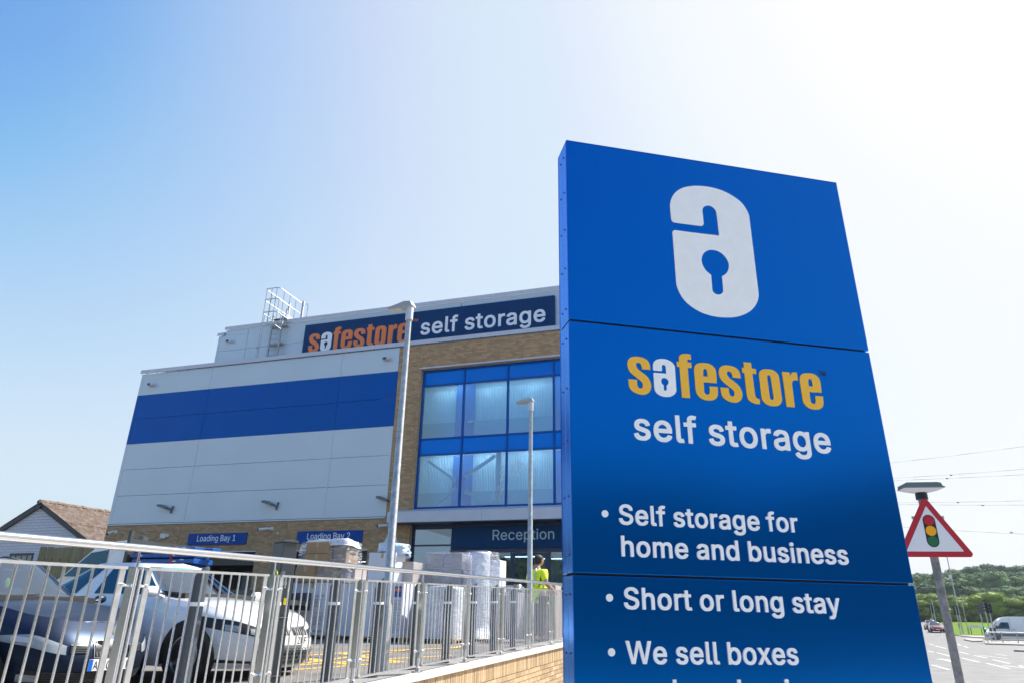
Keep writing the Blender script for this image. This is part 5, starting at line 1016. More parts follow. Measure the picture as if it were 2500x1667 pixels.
for j in range(5):
    gb.path([c.S(T_(y / .885), .08 + j * .04 + .012 * (i % 2)) + Vector((.012, 0, 0)) for i, y in enumerate([-.6 + .04 * q for q in range(31)])], .003, 4)
gb.build('mesh_grille', m_dgrey, t)
plate(c, t, .845, .385, band=True, chars=(('A', -.205, -.155), ('0', -.05, -.005), ('7', .005, .05), ('K', .195, .245)))
b = MB()
for (y0, y1) in ((-.62, .0), (.02, .6)): b.tube((-.42, y0, 1.03), (-.50, y1, 1.075), .008, 6)
b.build('wiper', m_black, t)

# distant red cars and delivery van
def far_car(x, y, h, lb):
    t = thing('red_car', lb, 'car', (x, y, TZ(x, y) + .02), h, 'red cars coming down the road')
    belt = [(-3.3, .95), (-.75, .98), (-.1, .92), (.45, .82), (.80, .70)]
    c = Car(.80, 3.2, .89, belt, .18, n=3.6, gh=dict(b0=-.35, b1=-3.1, r0=-1.2, r1=-2.7, wb=.79, wr=.58, zr=1.47)); c.body(m_pred, t)
    for sd in (-1, 1):
        for wx in (0, -2.5): c.wheel(wx, sd, t, R=.31, plain=True)
        c.patch('headlight', m_lens, t, c.S, sd * T_(.55), sd * T_(.99), .6, .82, .01, 8)
        c.patch('side_window', m_carglass, t, c.R, sd * (pi / 2 - .6), sd * (pi / 2 + .7), .1, .88, .01, 8)
    c.patch('windscreen', m_carglass, t, c.R, -T_(.86, 3.6), T_(.86, 3.6), .05, .93, .01, 10)
    c.patch('lower_intake', m_black, t, c.S, -T_(.7), T_(.7), .05, .3, .01, 8); plate(c, t, .83, .45)
far_car(64.1, 109.9, radians(-113), 'red hatchback leading, nearer of the two red cars')
far_car(68.8, 119.0, radians(-112), 'dark red car following behind the other red car')
def van(x, y, h):
    t = thing('delivery_van', 'long white panel van with high roof behind the island railings', 'van', (x, y, TZ(x, y)), h)
    # front at +x, side profile extruded across the width with a slight waist
    prof = [(1.0, .25), (1.05, .55), (.98, .95), (.55, 1.22), (-.35, 2.2), (-.75, 2.52), (-1.4, 2.68), (-5.7, 2.68), (-5.85, 2.5), (-5.9, .35), (-5.8, .25)]
    b = MB(); n = len(prof); v = []
    for yy, sh in ((-.93, .0), (-.99, .0), (.99, .0), (.93, .0)):
        for px, pz in prof: v.append((px, yy if pz < 1.6 else yy * .95, pz if abs(yy) < .95 else .25 + (pz - .25) * .985))
    b.add(v, [tuple(range(n)), tuple(range(4 * n - 1, 3 * n - 1, -1))] + [(k * n + (i + 1) % n, k * n + i, (k + 1) * n + i, (k + 1) * n + (i + 1) % n) for k in range(3) for i in range(n)])
    b.build('body', m_pwhite, t, bevel=.05)
    for sd in (-1, 1):
        y0 = sd * .955
        b = MB(); b.prism([(-.05, 1.28), (-.55, 2.0), (-1.35, 2.0), (-1.35, 1.28)], y0, y0 + sd * .03); b.build('cab_window', m_carglass, t)
        b = MB(); b.prism([(.9, .45), (-5.7, .45), (-5.7, .72), (.9, .72)], sd * .985, sd * 1.0); b.build('side_rub_strip', m_black, t)
        for wx in (.1, -4.0):
            b = MB(); b.tube((wx, sd * .8, .36), (wx, sd * 1.005, .36), .36, 22); b.build('wheel', m_rubber, t)
        b = MB(); b.box(-1.9, -1.65, sd * .985, sd * 1.01, 1.15, 1.2); b.box(-1.35, -1.1, sd * .985, sd * 1.01, 1.15, 1.2); b.build('door_handle', m_black, t)
        b = MB(); b.box(-1.5, -1.485, sd * .99, sd * .993, .75, 2.5); b.box(-3.0, -2.985, sd * .99, sd * .993, .75, 2.5); b.build('door_seam', m_dgrey, t)
        b = MB(); b.box(-.1, .1, sd * 1.0, sd * 1.2, 1.25, 1.6); b.build('wing_mirror', m_black, t)
    b = MB(); b.add([(.50, -.8, 1.30), (.50, .8, 1.30), (-.33, .75, 2.24), (-.33, -.75, 2.24)], [(0, 1, 2, 3)]); b.build('windscreen', m_carglass, t)
    b = MB(); b.box(1.0, 1.07, -.8, .8, .3, .6); b.build('bumper', m_black, t)
van(60.5, 91.4, radians(158))

# flatbed truck with its cab facing left
TRH = HF + pi
t = thing('flatbed_truck', 'white flatbed truck cab behind the white car, carrying blue steel beams', 'truck', (-8.97, 16.69, .95), TRH)
# local x forward (to the left in the view); cab
prof = [(1.55, .35), (1.62, .7), (1.5, 1.05), (.78, 1.30), (.70, 1.34), (.02, 1.93), (-.12, 2.06), (-.85, 2.12), (-.95, 2.06), (-.98, .35)]
b = MB(); b.prism(prof, -.92, .92, T=lambda x, y, z: (x, y * (1 - .12 * max(0, z - 1.2)), z)); b.build('cab', m_pwhite, t, bevel=.03)
for sd in (-1, 1):
    yy = lambda z: sd * (.92 * (1 - .12 * max(0, z - 1.2)) + .006)
    b = MB(); q = [(.62, 1.36), (.03, 1.86), (-.45, 1.92), (-.45, 1.36)]; b.add([(x, yy(z), z) for x, z in q], [(0, 1, 2, 3)]); b.build('cab_window', m_carglass, t)
    b = MB(); b.tube((.9, sd * .8, .33), (.9, sd * .93, .33), .33, 24); b.tube((-2.6, sd * .7, .33), (-2.6, sd * .93, .33), .33, 24); b.build('wheel', m_rubber, t, smooth=40)
b = MB(); b.add([(.72, -.80, 1.335), (.72, .80, 1.335), (.06, .76, 1.90), (.06, -.76, 1.90)], [(0, 1, 2, 3)]); b.build('windscreen', m_carglass, t)
b = MB(); b.box(-4.5, -1.05, -1.0, 1.0, .85, .95); b.box(-4.5, -1.05, -1.02, -1.0, .75, 1.1); b.box(-4.5, -1.05, 1.0, 1.02, .75, 1.1); b.box(-4.4, 1.4, -.4, .4, .5, .7); b.build('load_bed', m_dgrey, t)
b = MB()
for y in (-.95, .95): b.box(-1.12, -1.04, y - .04, y + .04, .95, 2.16 if y < 0 else 2.30)
b.box(-1.10, -1.06, -.9, .9, .96, 2.14); b.build('headboard', m_dgrey, t)
tm = Matrix.Translation((-8.97, 16.69, .95)) @ Matrix.Rotation(TRH, 4, 'Z')
beam_lbl = ['topmost', 'second from top', 'third from top', 'fourth from top', 'fifth from top', 'sixth from top', 'seventh from top', 'lowest']
k = 0
for lay in range(8):
    z = 1.86 - lay * .118
    x0 = -1.2 + random.uniform(-.02, .0); x1 = -2.78 + random.uniform(-.05, .10) if lay else -2.9
    bm_ = thing('steel_beam_bundle', f'blue steel beams on the flatbed, {beam_lbl[lay]} layer of the stack', 'steel beams', tm @ Vector((0, 0, 0)), TRH, 'layers of blue beams on the truck')
    for (y0, y1) in ((.34, .62), (.66, .95)):
        q0, q1 = x0 + random.uniform(-.03, .03), x1 + random.uniform(-.12, .1)
        b = MB(); b.prism([(y0, z), (y0, z + .075), (y0 + .04, z + .088), (y1 - .04, z + .088), (y1, z + .075), (y1, z), (y1 - .03, z - .012), (y0 + .03, z - .012)], q1, q0, T=lambda X, Y, Z: (Y, X, Z))
        b.build('beam', m_beam, bm_, bevel=.006)
    b = MB()
    for sx in (-1.5, -2.45 - random.uniform(-.1, .1)): b.box(sx, sx + .1, .951, .954, z + .02, z + .045)
    for sx in (-1.45, -2.6): b.box(sx, sx + .1, .951, .954, z + .055, z + .075)
    b.build('sticker', m_sticker, bm_)
for i, sx in enumerate((-1.42, -2.3)):
    b = MB(); b.box(sx, sx + .05, .955, .962, 1.0, 1.96); b.box(sx, sx + .05, .33, .962, 1.952, 1.96)
    o = b.build('ratchet_strap', m_strap, None); o.matrix_world = tm; tag(o, ('left' if i == 0 else 'right') + 'hand red strap holding down the blue beams', 'strap', 'red straps over the beams')
# two dark posts standing beyond the truck
for (x, y, h, lb) in ((-8.55, 16.6, 3.25, 'taller dark post beyond the truck cab'), (-8.62, 17.2, 3.2, 'shorter dark post just right of the taller one beyond the truck')):
    b = MB(); b.box(-.07, .07, -.07, .07, .0, h - .95 if h == 3.25 else 2.15); b.box(-.075, .075, -.075, .075, 2.36 if h == 3.25 else 2.151, 2.375 if h == 3.25 else 2.17)
    o = b.build('steel_post', m_dgrey, None, loc=(x, y, .95)); o.rotation_euler = (0, 0, HF); tag(o, lb, 'post')

# ---------------------------------------------------------------- charging post
t = thing('charging_post', 'tall dark grey electric charging cabinet with green and yellow cable between the cars and railing', 'charger', (-2.54, 8.15, G(-2.5, 8.0)), radians(42))
b = MB(); b.box(-.085, .085, -.10, .18, 0, 1.49); b.build('cabinet', m_dgrey, t, bevel=.006)
b = MB(); b.box(-.092, .092, -.108, .188, 1.491, 1.515); b.build('lid', m_dgrey, t, bevel=.004)
b = MB(); b.box(-.077, .077, -.106, -.101, .72, 1.30); b.build('front_door', m_dgrey, t, bevel=.002)
b = MB(); b.box(-.08, .08, -.104, -.1005, .70, .706); b.box(-.08, .08, -.107, -.1005, 1.305, 1.312); b.box(-.08, .08, -.104, -.1005, .12, .126); b.build('door_trim', m_steel2, t)
b = MB(); b.tube((-.02, -.107, 1.05), (-.02, -.13, 1.05), .022, 14); b.box(-.028, -.012, -.14, -.128, 1.0, 1.13); b.build('lock_handle', m_steel, t, smooth=40)
b = MB(); b.box(.0, .05, -.1085, -.1065, .83, .90); b.build('yellow_label', mat('label_yellow', (.85, .65, .0), .5), t)
b = MB(); pts = [(-.118, -.06 + .05 * cos(a), 1.12 + .07 * sin(a)) for a in [q * pi / 8 for q in range(17)]]; b.path(pts, .011, 8); b.build('cable', mat('cable_yellow', (.5, .5, .03), .5), t, smooth=40)

# ---------------------------------------------------------------- goods on pallets
def film(b, x0, x1, y0, y1, z0, z1, w=.02, seed=0, taper=0):
    rnd = random.Random(seed)
    n, m_ = 28, 10
    cx, cy = (x0 + x1) / 2, (y0 + y1) / 2; hx, hy = (x1 - x0) / 2 + .02, (y1 - y0) / 2 + .02
    def f(u, v):
        a = 2 * pi * u; c, s = cos(a), sin(a); k = 1 / max(abs(c), abs(s)); r = .92 + .08 * noise.noise(Vector((c * 2 + seed, s * 2, v * 6)))
        k2 = (k * .85 + .15 * 1.2)
        tp = 1 - taper * v
        return (cx + hx * tp * min(1, max(-1, c * k)) * (1 + w * noise.noise(Vector((c * 3 + seed, s * 3, v * 9)))), cy + hy * tp * min(1, max(-1, s * k)) * (1 + w * noise.noise(Vector((c * 3, s * 3 + seed, v * 9)))), z0 + (z1 - z0) * v + w * noise.noise(Vector((c, s, seed))) )
    b.grid(f, n, m_)
    k = len(b.v); 
    top = [(cx + (p[0] - cx) * .5, cy + (p[1] - cy) * .5, z1 + .02) for p in b.v[-(n + 1):]]
    ring = list(range(k - n - 1, k)); b.v += top
    for i in range(n): b.f.append((ring[i], ring[i + 1], k + i + 1, k + i)); b.mi.append(0)
    b.f.append(tuple(range(k, k + n))); b.mi.append(0)
def pallet(parent_loc, w, d, lb):
    t = thing('wooden_pallet', lb, 'pallet', parent_loc, HF, 'wooden pallets under the goods')
    for i in range(5):
        b = MB(); x = -w / 2 + (w - .1) * i / 4; b.box(x, x + .1, -d / 2, d / 2, .12, .142); b.build('deck_board', m_wood, t)
    for i in range(3):
        for j in range(3):
            b = MB(); x = -w / 2 + (w - .1) * i / 2; y = -d / 2 + (d - .1) * j / 2; b.box(x, x + .1, y, y + .1, .022, .12); b.build('block', m_wood, t)
    for i in range(3):
        b = MB(); y = -d / 2 + (d - .1) * i / 2; b.box(-w / 2, w / 2, y, y + .1, 0, .0215); b.build('bottom_board', m_wood, t)
ZP = 1.05
def carton(x, y, z, w, d, h, m, lb, grp=None, rz=HF, marks=None, name='cardboard_box'):
    t = thing(name, lb, 'box', (x, y, z), rz, grp)
    b = MB(); b.box(-w / 2, w / 2, -d / 2, d / 2, 0, h); b.build('carton', m, t, bevel=.008)
    b = MB(); b.box(-w / 2 + .005, w / 2 - .005, -d / 2 - .0015, -d / 2, h * .5 - .002, h * .5 + .002) if False else b.box(-.03, .03, -d / 2 - .0015, -d / 2 - .0002, h - .12, h - .005); b.build('tape', mat('parcel_tape', (.45, .33, .2), .3), t)
    if marks: marks(t, w, d, h)
    return t
def lines(b, x, z, w, n, y, dz=.022):
    for k in range(n): b.box(x, x + w * (1 - .3 * ((k * 37) % 10) / 10), y - .0012, y, z - k * dz - .007, z - k * dz)
def printed(t, w, d, h):
    y = -d / 2 - .0012
    b = MB(); b.box(-w / 2 + .12, -w / 2 + .50, y - .002, y, h - .50, h - .22); b.build('logo_panel', mat('print_blue', (.012, .07, .33), .6), t)
    bo, bw = MB(), MB(); logo_word(bw, bo, -w / 2 + .15, h - .355, .27, y - .003, .0008)
    text(bw, 'b', 'self storage', -w / 2 + .15, -w / 2 + .47, h - .455, .065, y - .003, .0008); bo.build('print_orange', m_lorange, t); bw.build('print_white', m_sticker, t)
    b = MB(); text(b, 'b', 'Value kit', -w / 2 + .62, -w / 2 + .85, h - .30, .035, y, .0008)
    text(b, 'b', 'Packaging', -w / 2 + .62, -w / 2 + .9, h - 1.03, .04, y, .0008)
    lines(b, -w / 2 + .6, h - .36, .24, 6, y, .028); lines(b, -w / 2 + .12, h - .65, .3, 1, y); lines(b, -w / 2 + .12, h - .70, .26, 7, y, .03); lines(b, -w / 2 + .62, h - .64, .3, 1, y); lines(b, -w / 2 + .62, h - .7, .26, 7, y, .03); lines(b, -w / 2 + .62, h - 1.09, .24, 6, y, .028)
    b.build('print_text', mat('print_ink', (.05, .08, .25), .7), t)
# printed white boxes, brown cartons piled on them
pallet((-4.28, 17.0, ZP), 1.5, 1.1, 'pallet under the printed white boxes')
carton(-4.28, 17.0, ZP + .145, 1.05, 1.0, 1.10, m_wcard, 'big printed white box with blue logo panel on its pallet', marks=printed)
carton(-3.42, 16.75, ZP + .145, .50, .95, 1.08, m_wcard, 'plain white box between the two printed pallets')
zt = ZP + 1.25
for i, (x, z, w, h, lb) in enumerate(((-4.55, zt + .005, .46, .34, 'brown carton lower left of the pile on the printed box'), (-4.08, zt + .005, .46, .34, 'brown carton lower middle of the pile, under the film'), (-4.33, zt + .35, .62, .27, 'wide brown carton in the middle layer of the pile'), (-4.33, zt + .625, .60, .26, 'wide brown carton at the top left of the pile'))):
    carton(x, 16.75 + (.14 if x > -4.2 and False else 0), z, w, .6, h, m_card, lb, 'brown cartons on the printed boxes')
carton(-3.80, 16.72, zt + .35, .34, .55, .52, m_card, 'tall brown carton on the right of the pile under white film', 'brown cartons on the printed boxes')
carton(-3.62, 16.85, zt + .005, .42, .55, .34, m_card2, 'grey brown carton low on the right of the pile', 'brown cartons on the printed boxes')
b = MB(); film(b, -.76, .60, -.36, .42, -.02, .90, .06, 3, .10); o = b.build('shrink_film', m_film, None, smooth=0, loc=(-4.12, 16.78, zt + .01)); o.rotation_euler = (0, 0, HF); tag(o, 'clear shrink film draped over the brown cartons left of the lamp post', 'film')
b = MB(); film(b, -.62, .55, -.3, .35, -.1, .05, .05, 5, .12); o = b.build('white_sheet', mat('white_film', (.7, .72, .76), .35, bump=.8, bscale=6), None, smooth=0, loc=(-4.12, 16.75, zt + .895)); o.rotation_euler = (0, 0, HF); tag(o, 'crumpled white plastic sheet on top of the brown cartons', 'sheet')
# second printed pallet
pallet((-2.6, 16.2, ZP), 1.2, 1.0, 'pallet under the white boxes behind the tall lamp post')
def label2(t, w, d, h):
    y = -d / 2 - .001; b = MB(); b.box(w / 2 - .22, w / 2 - .04, y - .002, y, h - .3, h - .08); b.build('logo_panel', MATS['print_blue'], t)
    b = MB(); b.box(w / 2 - .19, w / 2 - .07, y - .003, y - .0021, h - .18, h - .12); b.build('print_orange', m_lorange, t)
    b = MB(); lines(b, w / 2 - .24, h - .36, .2, 22, y, .03); b.build('print_text', MATS['print_ink'], t)
    b = MB(); b.box(-w / 2 + .02, -w / 2 + .10, y - .002, y, h - .26, h - .1); b.build('green_label', mat('label_green', (.3, .6, .02), .5), t)
carton(-2.6, 16.2, ZP + .145, 1.08, .95, 1.10, m_wcard, 'large white box with printed right edge behind the tall lamp post', marks=label2)
def arrows(t, w, d, h):
    y = -d / 2 - .001; b = MB(); b.box(w / 2 - .17, w / 2 - .165, y - .002, y, .05, h - .02)
    b.path([(w / 2 - .1 + .04 * cos(a), y - .001, h - .15 + .05 * sin(a)) for a in [q * pi / 5 for q in range(9)]], .006, 4); b.box(w / 2 - .12, w / 2 - .06, y - .002, y, .03, .09); b.build('print', MATS['print_ink'], t)
carton(-2.72, 16.1, zt + .005, .66, .5, .62, m_wcard, 'upright white box stacked behind the tall lamp post', marks=arrows)
carton(-2.20, 16.35, zt + .005, .34, .5, .45, m_card2, 'small brown box right of the upright white box')
b = MB(); film(b, -.30, .30, -.22, .22, 0, .2, .16, 9, .05); o = b.build('plastic_wrapped_roll', mat('blue_white_film', (.38, .56, .78), .3, bump=.8, bscale=8, col2=(.65, .75, .85), nscale=5), None, smooth=0, loc=(-2.58, 16.15, zt + .63)); o.rotation_euler = (0, 0, HF); tag(o, 'pale blue plastic wrapped bundle on the upright white box', 'bundle')
# round low wrapped pallet
pallet((-1.38, 15.75, ZP), 1.0, 1.0, 'pallet under the low white wrapped load')
b = MB(); n = 36
def fr(u, v):
    a = 2 * pi * u; k = (1 / max(abs(cos(a)), abs(sin(a)))) ** .55; r = .40 * k * (1 + .03 * noise.noise(Vector((cos(a) * 4, sin(a) * 4, v * 14))))
    return (r * cos(a) * 1.12, r * sin(a), .145 + 1.02 * v)
b.grid(fr, n, 16); k = len(b.v); b.v.append((0, 0, 1.2)); [b.f.append((k - n - 1 + i, k - n + i, k)) or b.mi.append(0) for i in range(n)]
o = b.build('wrapped_load', mat('wrapped_white', (.58, .62, .70), .3, noise_amt=.25, nscale=4, bump=.9, bscale=7, stretch=(1, 1, 4)), None, smooth=0, loc=(-1.38, 15.75, ZP)); o.rotation_euler = (0, 0, HF); tag(o, 'low white film wrapped load on a pallet, two posts right of the lamp post', 'wrapped goods')
# tall stack
pallet((-1.1, 17.0, ZP), 1.25, 1.0, 'pallet under the tall grey brown wrapped stack')
for i in range(5):
    for j, xo in enumerate((-.29, .17)):
        carton(-1.30 + xo * .95, 17.0 - xo * .31, ZP + .145 + i * .36, .45, .9, .355, m_card2, ['bottom', 'second', 'third', 'fourth', 'top'][i] + ' grey brown box in the ' + ('left' if j == 0 else 'right') + ' column of the tall wrapped stack', 'grey brown boxes in the tall stack')
b = MB(); film(b, -.52, .52, -.47, .47, .14, 1.97, .05, 12, .0); o = b.build('shrink_film', m_film, None, smooth=0, loc=(-1.32, 17.0, ZP)); o.rotation_euler = (0, 0, HF); tag(o, 'clear shrink film wound round the tall grey brown stack', 'film')
b = MB()
def fcol(u, v):
    a = 2 * pi * u; r = .19 + .02 * noise.noise(Vector((cos(a) * 3, sin(a) * 3, v * 20))) + (.12 * max(0, .12 - v) / .12)
    return (r * cos(a), r * sin(a) * 1.6, .145 + 1.82 * v)
b.grid(fcol, 28, 40); k = len(b.v); b.v.append((0, 0, 1.98)); [b.f.append((k - 29 + i, k - 28 + i, k)) or b.mi.append(0) for i in range(28)]
o = b.build('wrapped_column', mat('white_rolls', (.72, .74, .78), .3, noise_amt=.15, nscale=5, bump=.8, bscale=9, stretch=(1, 1, 4)), None, smooth=0, loc=(-.62, 16.55, ZP)); o.rotation_euler = (0, 0, HF); tag(o, 'tall bright white wrapped column at the right end of the stack', 'wrapped goods')
pallet((-.62, 16.5, ZP), .75, .9, 'pallet under the tall white wrapped column')
b = MB(); film(b, -.26, .30, -.4, .4, .14, 1.98, .05, 21, .0); o = b.build('shrink_film', m_film, None, smooth=0, loc=(-.60, 16.6, ZP)); o.rotation_euler = (0, 0, HF); tag(o, 'clear shrink film round the tall white column', 'film')
def logo3(t, w, d, h):
    y = -d / 2 - .001; b = MB(); b.path([(-w / 2 + .06 + .07 * cos(a), y, h * .62 + .09 * sin(a)) for a in [-1.3 + q * .33 for q in range(9)]], .018, 6); b.build('print', MATS['print_ink'], t)
carton(-.32, 17.6, ZP + .55, .42, .5, .72, m_wcard, 'lower plain white box right of the tall white column')
carton(-.32, 17.6, ZP + 1.275, .42, .5, .60, m_wcard, 'upper white box with dark logo right of the tall white column', marks=logo3)
carton(-.30, 17.6, ZP, .5, .6, .545, m_card2, 'brown box on the ground under the two white boxes')
carton(.12, 17.9, ZP, .45, .55, 1.15, m_card2, 'dark brown box left of the worker'); b = MB(); film(b, -.28, .3, -.3, .3, .0, 1.3, .07, 31, .15); o = b.build('shrink_film', m_film, None, smooth=0, loc=(.12, 17.9, ZP)); o.rotation_euler = (0, 0, HF); tag(o, 'clear shrink film over the dark brown box left of the worker', 'film')
carton(.95, 18.4, ZP, .7, .6, 1.35, m_card2, 'grey brown box stacked behind the worker')

# ---------------------------------------------------------------- worker
def skin_mesh(name, m, J, E, parent, sub=2, root=0):
    me = bpy.data.meshes.new(name); me.from_pydata([j[:3] for j in J], E, [])
    o = bpy.data.objects.new(name, me); COL.objects.link(o)
    sk = o.modifiers.new('skin', 'SKIN'); sk.use_smooth_shade = True
    for i, j in enumerate(J): me.skin_vertices[0].data[i].radius = (j[3], j[4] if len(j) > 4 else j[3])
    me.skin_vertices[0].data[root].use_root = True
    ss = o.modifiers.new('sub', 'SUBSURF'); ss.levels = sub; ss.render_levels = sub
    bpy.context.view_layer.update()
    m2 = bpy.data.meshes.new_from_object(o.evaluated_get(bpy.context.evaluated_depsgraph_get()))
    bpy.data.objects.remove(o); m2.name = name; m2.materials.clear(); m2.materials.append(m); m2.shade_smooth()
    return link(name, m2, parent)
per = thing('person', 'man in yellow hi-vis shirt and dark trousers seen from behind beside the railing', 'person', (.68, 16.25, 1.13), radians(42)); per.scale = (1.12, 1.12, 1.04)
# local: +x is the man's front, +y his left
body_J = [(0, 0, .93, .15, .12), (-.01, 0, 1.12, .15, .115), (-.03, 0, 1.32, .17, .12), (-.03, 0, 1.46, .10, .09), (-.01, 0, 1.53, .055), (.0, 0, 1.60, .07), (.02, 0, 1.70, .085),
    (-.03, .19, 1.42, .065), (.0, .27, 1.18, .05), (.12, .27, .98, .038), (.17, .24, .93, .03),
    (-.03, -.19, 1.42, .065), (-.04, -.27, 1.17, .05), (.14, -.30, 1.02, .038), (.22, -.28, .98, .03),
    (0, .10, .85, .10), (.02, .11, .50, .07), (-.01, .11, .12, .045), (.10, .12, .05, .04),
    (0, -.10, .85, .10), (.0, -.11, .50, .07), (-.02, -.11, .12, .045), (.09, -.12, .05, .04)]
body_E = [(0, 1), (1, 2), (2, 3), (3, 4), (4, 5), (5, 6), (2, 7), (7, 8), (8, 9), (9, 10), (2, 11), (11, 12), (12, 13), (13, 14), (0, 15), (15, 16), (16, 17), (17, 18), (0, 19), (19, 20), (20, 21), (21, 22)]
bo = skin_mesh('body', m_skin, body_J, body_E, per)
for sd, base, dr_ in ((1, (.17, .24, .93), (.05, -.02, -.05)), (-1, (.22, -.28, .98), (.07, .03, -.01))):
    for k in range(5):
        off = (k - 2) * .016; L_ = (.07, .085, .09, .082, .06)[k] if k else .05
        p0 = Vector(base) + Vector((0, off * .7, off * .3)); d1 = Vector(dr_).normalized()
        J = [(*p0, .011), (*(p0 + d1 * L_ * .5), .010), (*(p0 + d1 * L_ * .8 + Vector((.005, 0, -.015))), .008)]
        skin_mesh('thumb' if k == 0 else 'finger', m_skin, J, [(0, 1), (1, 2)], bo, sub=1)
shJ = [(0, 0, .93, .172, .145), (-.01, 0, 1.08, .172, .14), (-.03, 0, 1.32, .192, .142), (-.03, 0, 1.45, .13, .11), (-.03, .185, 1.40, .075), (-.015, .25, 1.22, .07), (-.03, -.185, 1.40, .075), (-.04, -.25, 1.20, .07), (.0, 0, .84, .18, .155)]
skin_mesh('hi_vis_shirt', m_hivis, shJ, [(0, 1), (1, 2), (2, 3), (2, 4), (4, 5), (2, 6), (6, 7), (0, 8)], per)
trJ = [(0, 0, .90, .165, .14), (0, .10, .82, .115), (.02, .11, .50, .088), (-.01, .11, .10, .068), (0, -.10, .82, .115), (.0, -.11, .50, .088), (-.02, -.11, .10, .068)]
skin_mesh('trousers', m_trou, trJ, [(0, 1), (1, 2), (2, 3), (0, 4), (4, 5), (5, 6)], per)
b = MB()
ell(b, (.03, -.01, 1.645), (.098, .078, .118)); b.prism([(.118, 1.655), (.15, 1.625), (.118, 1.615)], -.012, .012); ell(b, (.02, .078, 1.635), (.02, .012, .032), 10, 8); ell(b, (.02, -.098, 1.635), (.02, .012, .032), 10, 8)
b.build('head', m_skin, per, smooth=0)
b = MB(); ell(b, (.012, -.01, 1.675), (.104, .085, .098)); ell(b, (-.015, -.01, 1.635), (.085, .078, .085)); b.build('hair', m_hair, per, smooth=0)
b = MB()
for y in (-.035, .02): ell(b, (.118, y - .004, 1.655), (.01, .013, .008), 8, 6)
b.box(.115, .126, -.03, .015, 1.583, 1.59); b.build('eyes_and_mouth', m_black, per)
def band(b, c, rx_, ry_, z0, z1, n=32):
    v = []
    for z in (z0, z1): v += [(c[0] + rx_ * cos(2 * pi * i / n), c[1] + ry_ * sin(2 * pi * i / n), z) for i in range(n)]
    b.add(v, [(i, (i + 1) % n, n + (i + 1) % n, n + i) for i in range(n)])
b = MB(); band(b, (0, 0), .150, .178, .99, 1.04); band(b, (-.01, 0), .150, .185, 1.12, 1.17); b.build('reflective_band', m_refl, per, smooth=0)
b = MB()
for y in (-.09, .09): b.path([(-.176, y, 1.17), (-.178, y, 1.32), (-.13, y * .95, 1.47), (-.03, y * .9, 1.535)], .016, 6)
b.build('reflective_brace', m_refl, per, smooth=0)
for sd in (-1, 1):
    b = MB(); b.box(-.08, .17, sd * .115 - .045, sd * .115 + .045, 0, .07); b.build('boot', m_black, per, bevel=.02)

# ---------------------------------------------------------------- white gable building and fence
gh = -.38
gb_ = thing('gabled_building', 'white painted brick gable with mossy corrugated roof beyond the car park', 'building', (-25.45, 38.0, 0), gh)
sl_ = .475; hw_ = 4.7; zr_ = 6.98
b = MB(); b.prism([(-hw_, 0), (hw_, 0), (hw_, zr_ - sl_ * hw_), (0, zr_), (-hw_, zr_ - sl_ * hw_)], 0, .3); b.box(hw_ - .3, hw_, .3, 16, 0, zr_ - sl_ * hw_); b.build('wall', m_paintbrick, gb_)
for sd in (-1, 1):
    b = MB(); b.prism([(sd * .0, zr_ + .06), (sd * (hw_ + .35), zr_ + .06 - sl_ * (hw_ + .35)), (sd * (hw_ + .35), zr_ - .20 - sl_ * (hw_ + .35)), (0, zr_ - .2)], -.14, -.05); b.build('bargeboard', m_fascia, gb_)
    # corrugated sheets: two courses, each sheet a part
    for row in range(2):
        for k in range(16):
            y0 = -.16 + k * 1.0; b = MB(); d0 = .05 + row * 2.55; d1 = d0 + 2.6; n = 8; v = []
            for i in range(n + 1):
                yy = y0 + 1.0 * i / n; dz = .06 * (1 if i % 2 else 0)
                for d in (d0, d1): v.append((sd * d, yy, zr_ + .09 - sl_ * d + dz + (.02 if row == 0 else 0)))
            b.add(v, [(2 * i, 2 * i + 2, 2 * i + 3, 2 * i + 1) for i in range(n)]); b.build('roof_sheet', m_roofsheet, gb_)
b = MB()
for k in range(32):
    b.tube((0, -.2 + k * .5, zr_ + .10 + .02 * (k % 3)), (0, .3 + k * .5, zr_ + .11), .13, 8)
b.build('ridge', m_roofsheet, gb_)
b = MB(); b.prism([(-.25, zr_ - .12), (.25, zr_ - .12), (.12, zr_ - .28), (-.12, zr_ - .28)], -.22, -.14); b.tube((0, -.24, zr_ + .05), (0, 0, zr_ + .12), .12, 8); b.build('finial', m_fascia, gb_)
w = MB(); w.box(-1.45, .40, -.03, .0, 4.30, 4.42); w.box(-1.45, -1.35, -.03, 0, 3.2, 4.3); w.box(.30, .40, -.03, 0, 3.2, 4.3)
for x in (-.95, -.5, -.05): w.box(x - .03, x + .03, -.03, 0, 3.2, 4.3)
wo = w.build('window', m_fascia, gb_); b = MB(); b.box(-1.34, .29, -.012, -.002, 3.2, 4.3); b.build('pane', mat('dusty_pane', (.3, .27, .22), .4), wo)
fen = thing('timber_fence', 'weathered board fence in front of the white gabled building', 'fence', (-16.4, 25.0, 0), radians(-12))
bf = None
for k in range(40):
    if bf is None: b = MB(); b.box(0, .14, 0, .025, 1.0, 3.66); o = b.build('board', m_fencew, fen, bevel=.004); bf = o.data
    else: o = link('board', bf, fen)
    o.location = (k * .155, random.uniform(-.004, .004) - (.02 if k % 2 else 0), random.uniform(-.02, .02))
b = MB(); b.box(0, 6.2, .03, .08, 3.2, 3.3); b.box(0, 6.2, .03, .08, 2.0, 2.1); b.build('rail', m_fencew, fen)

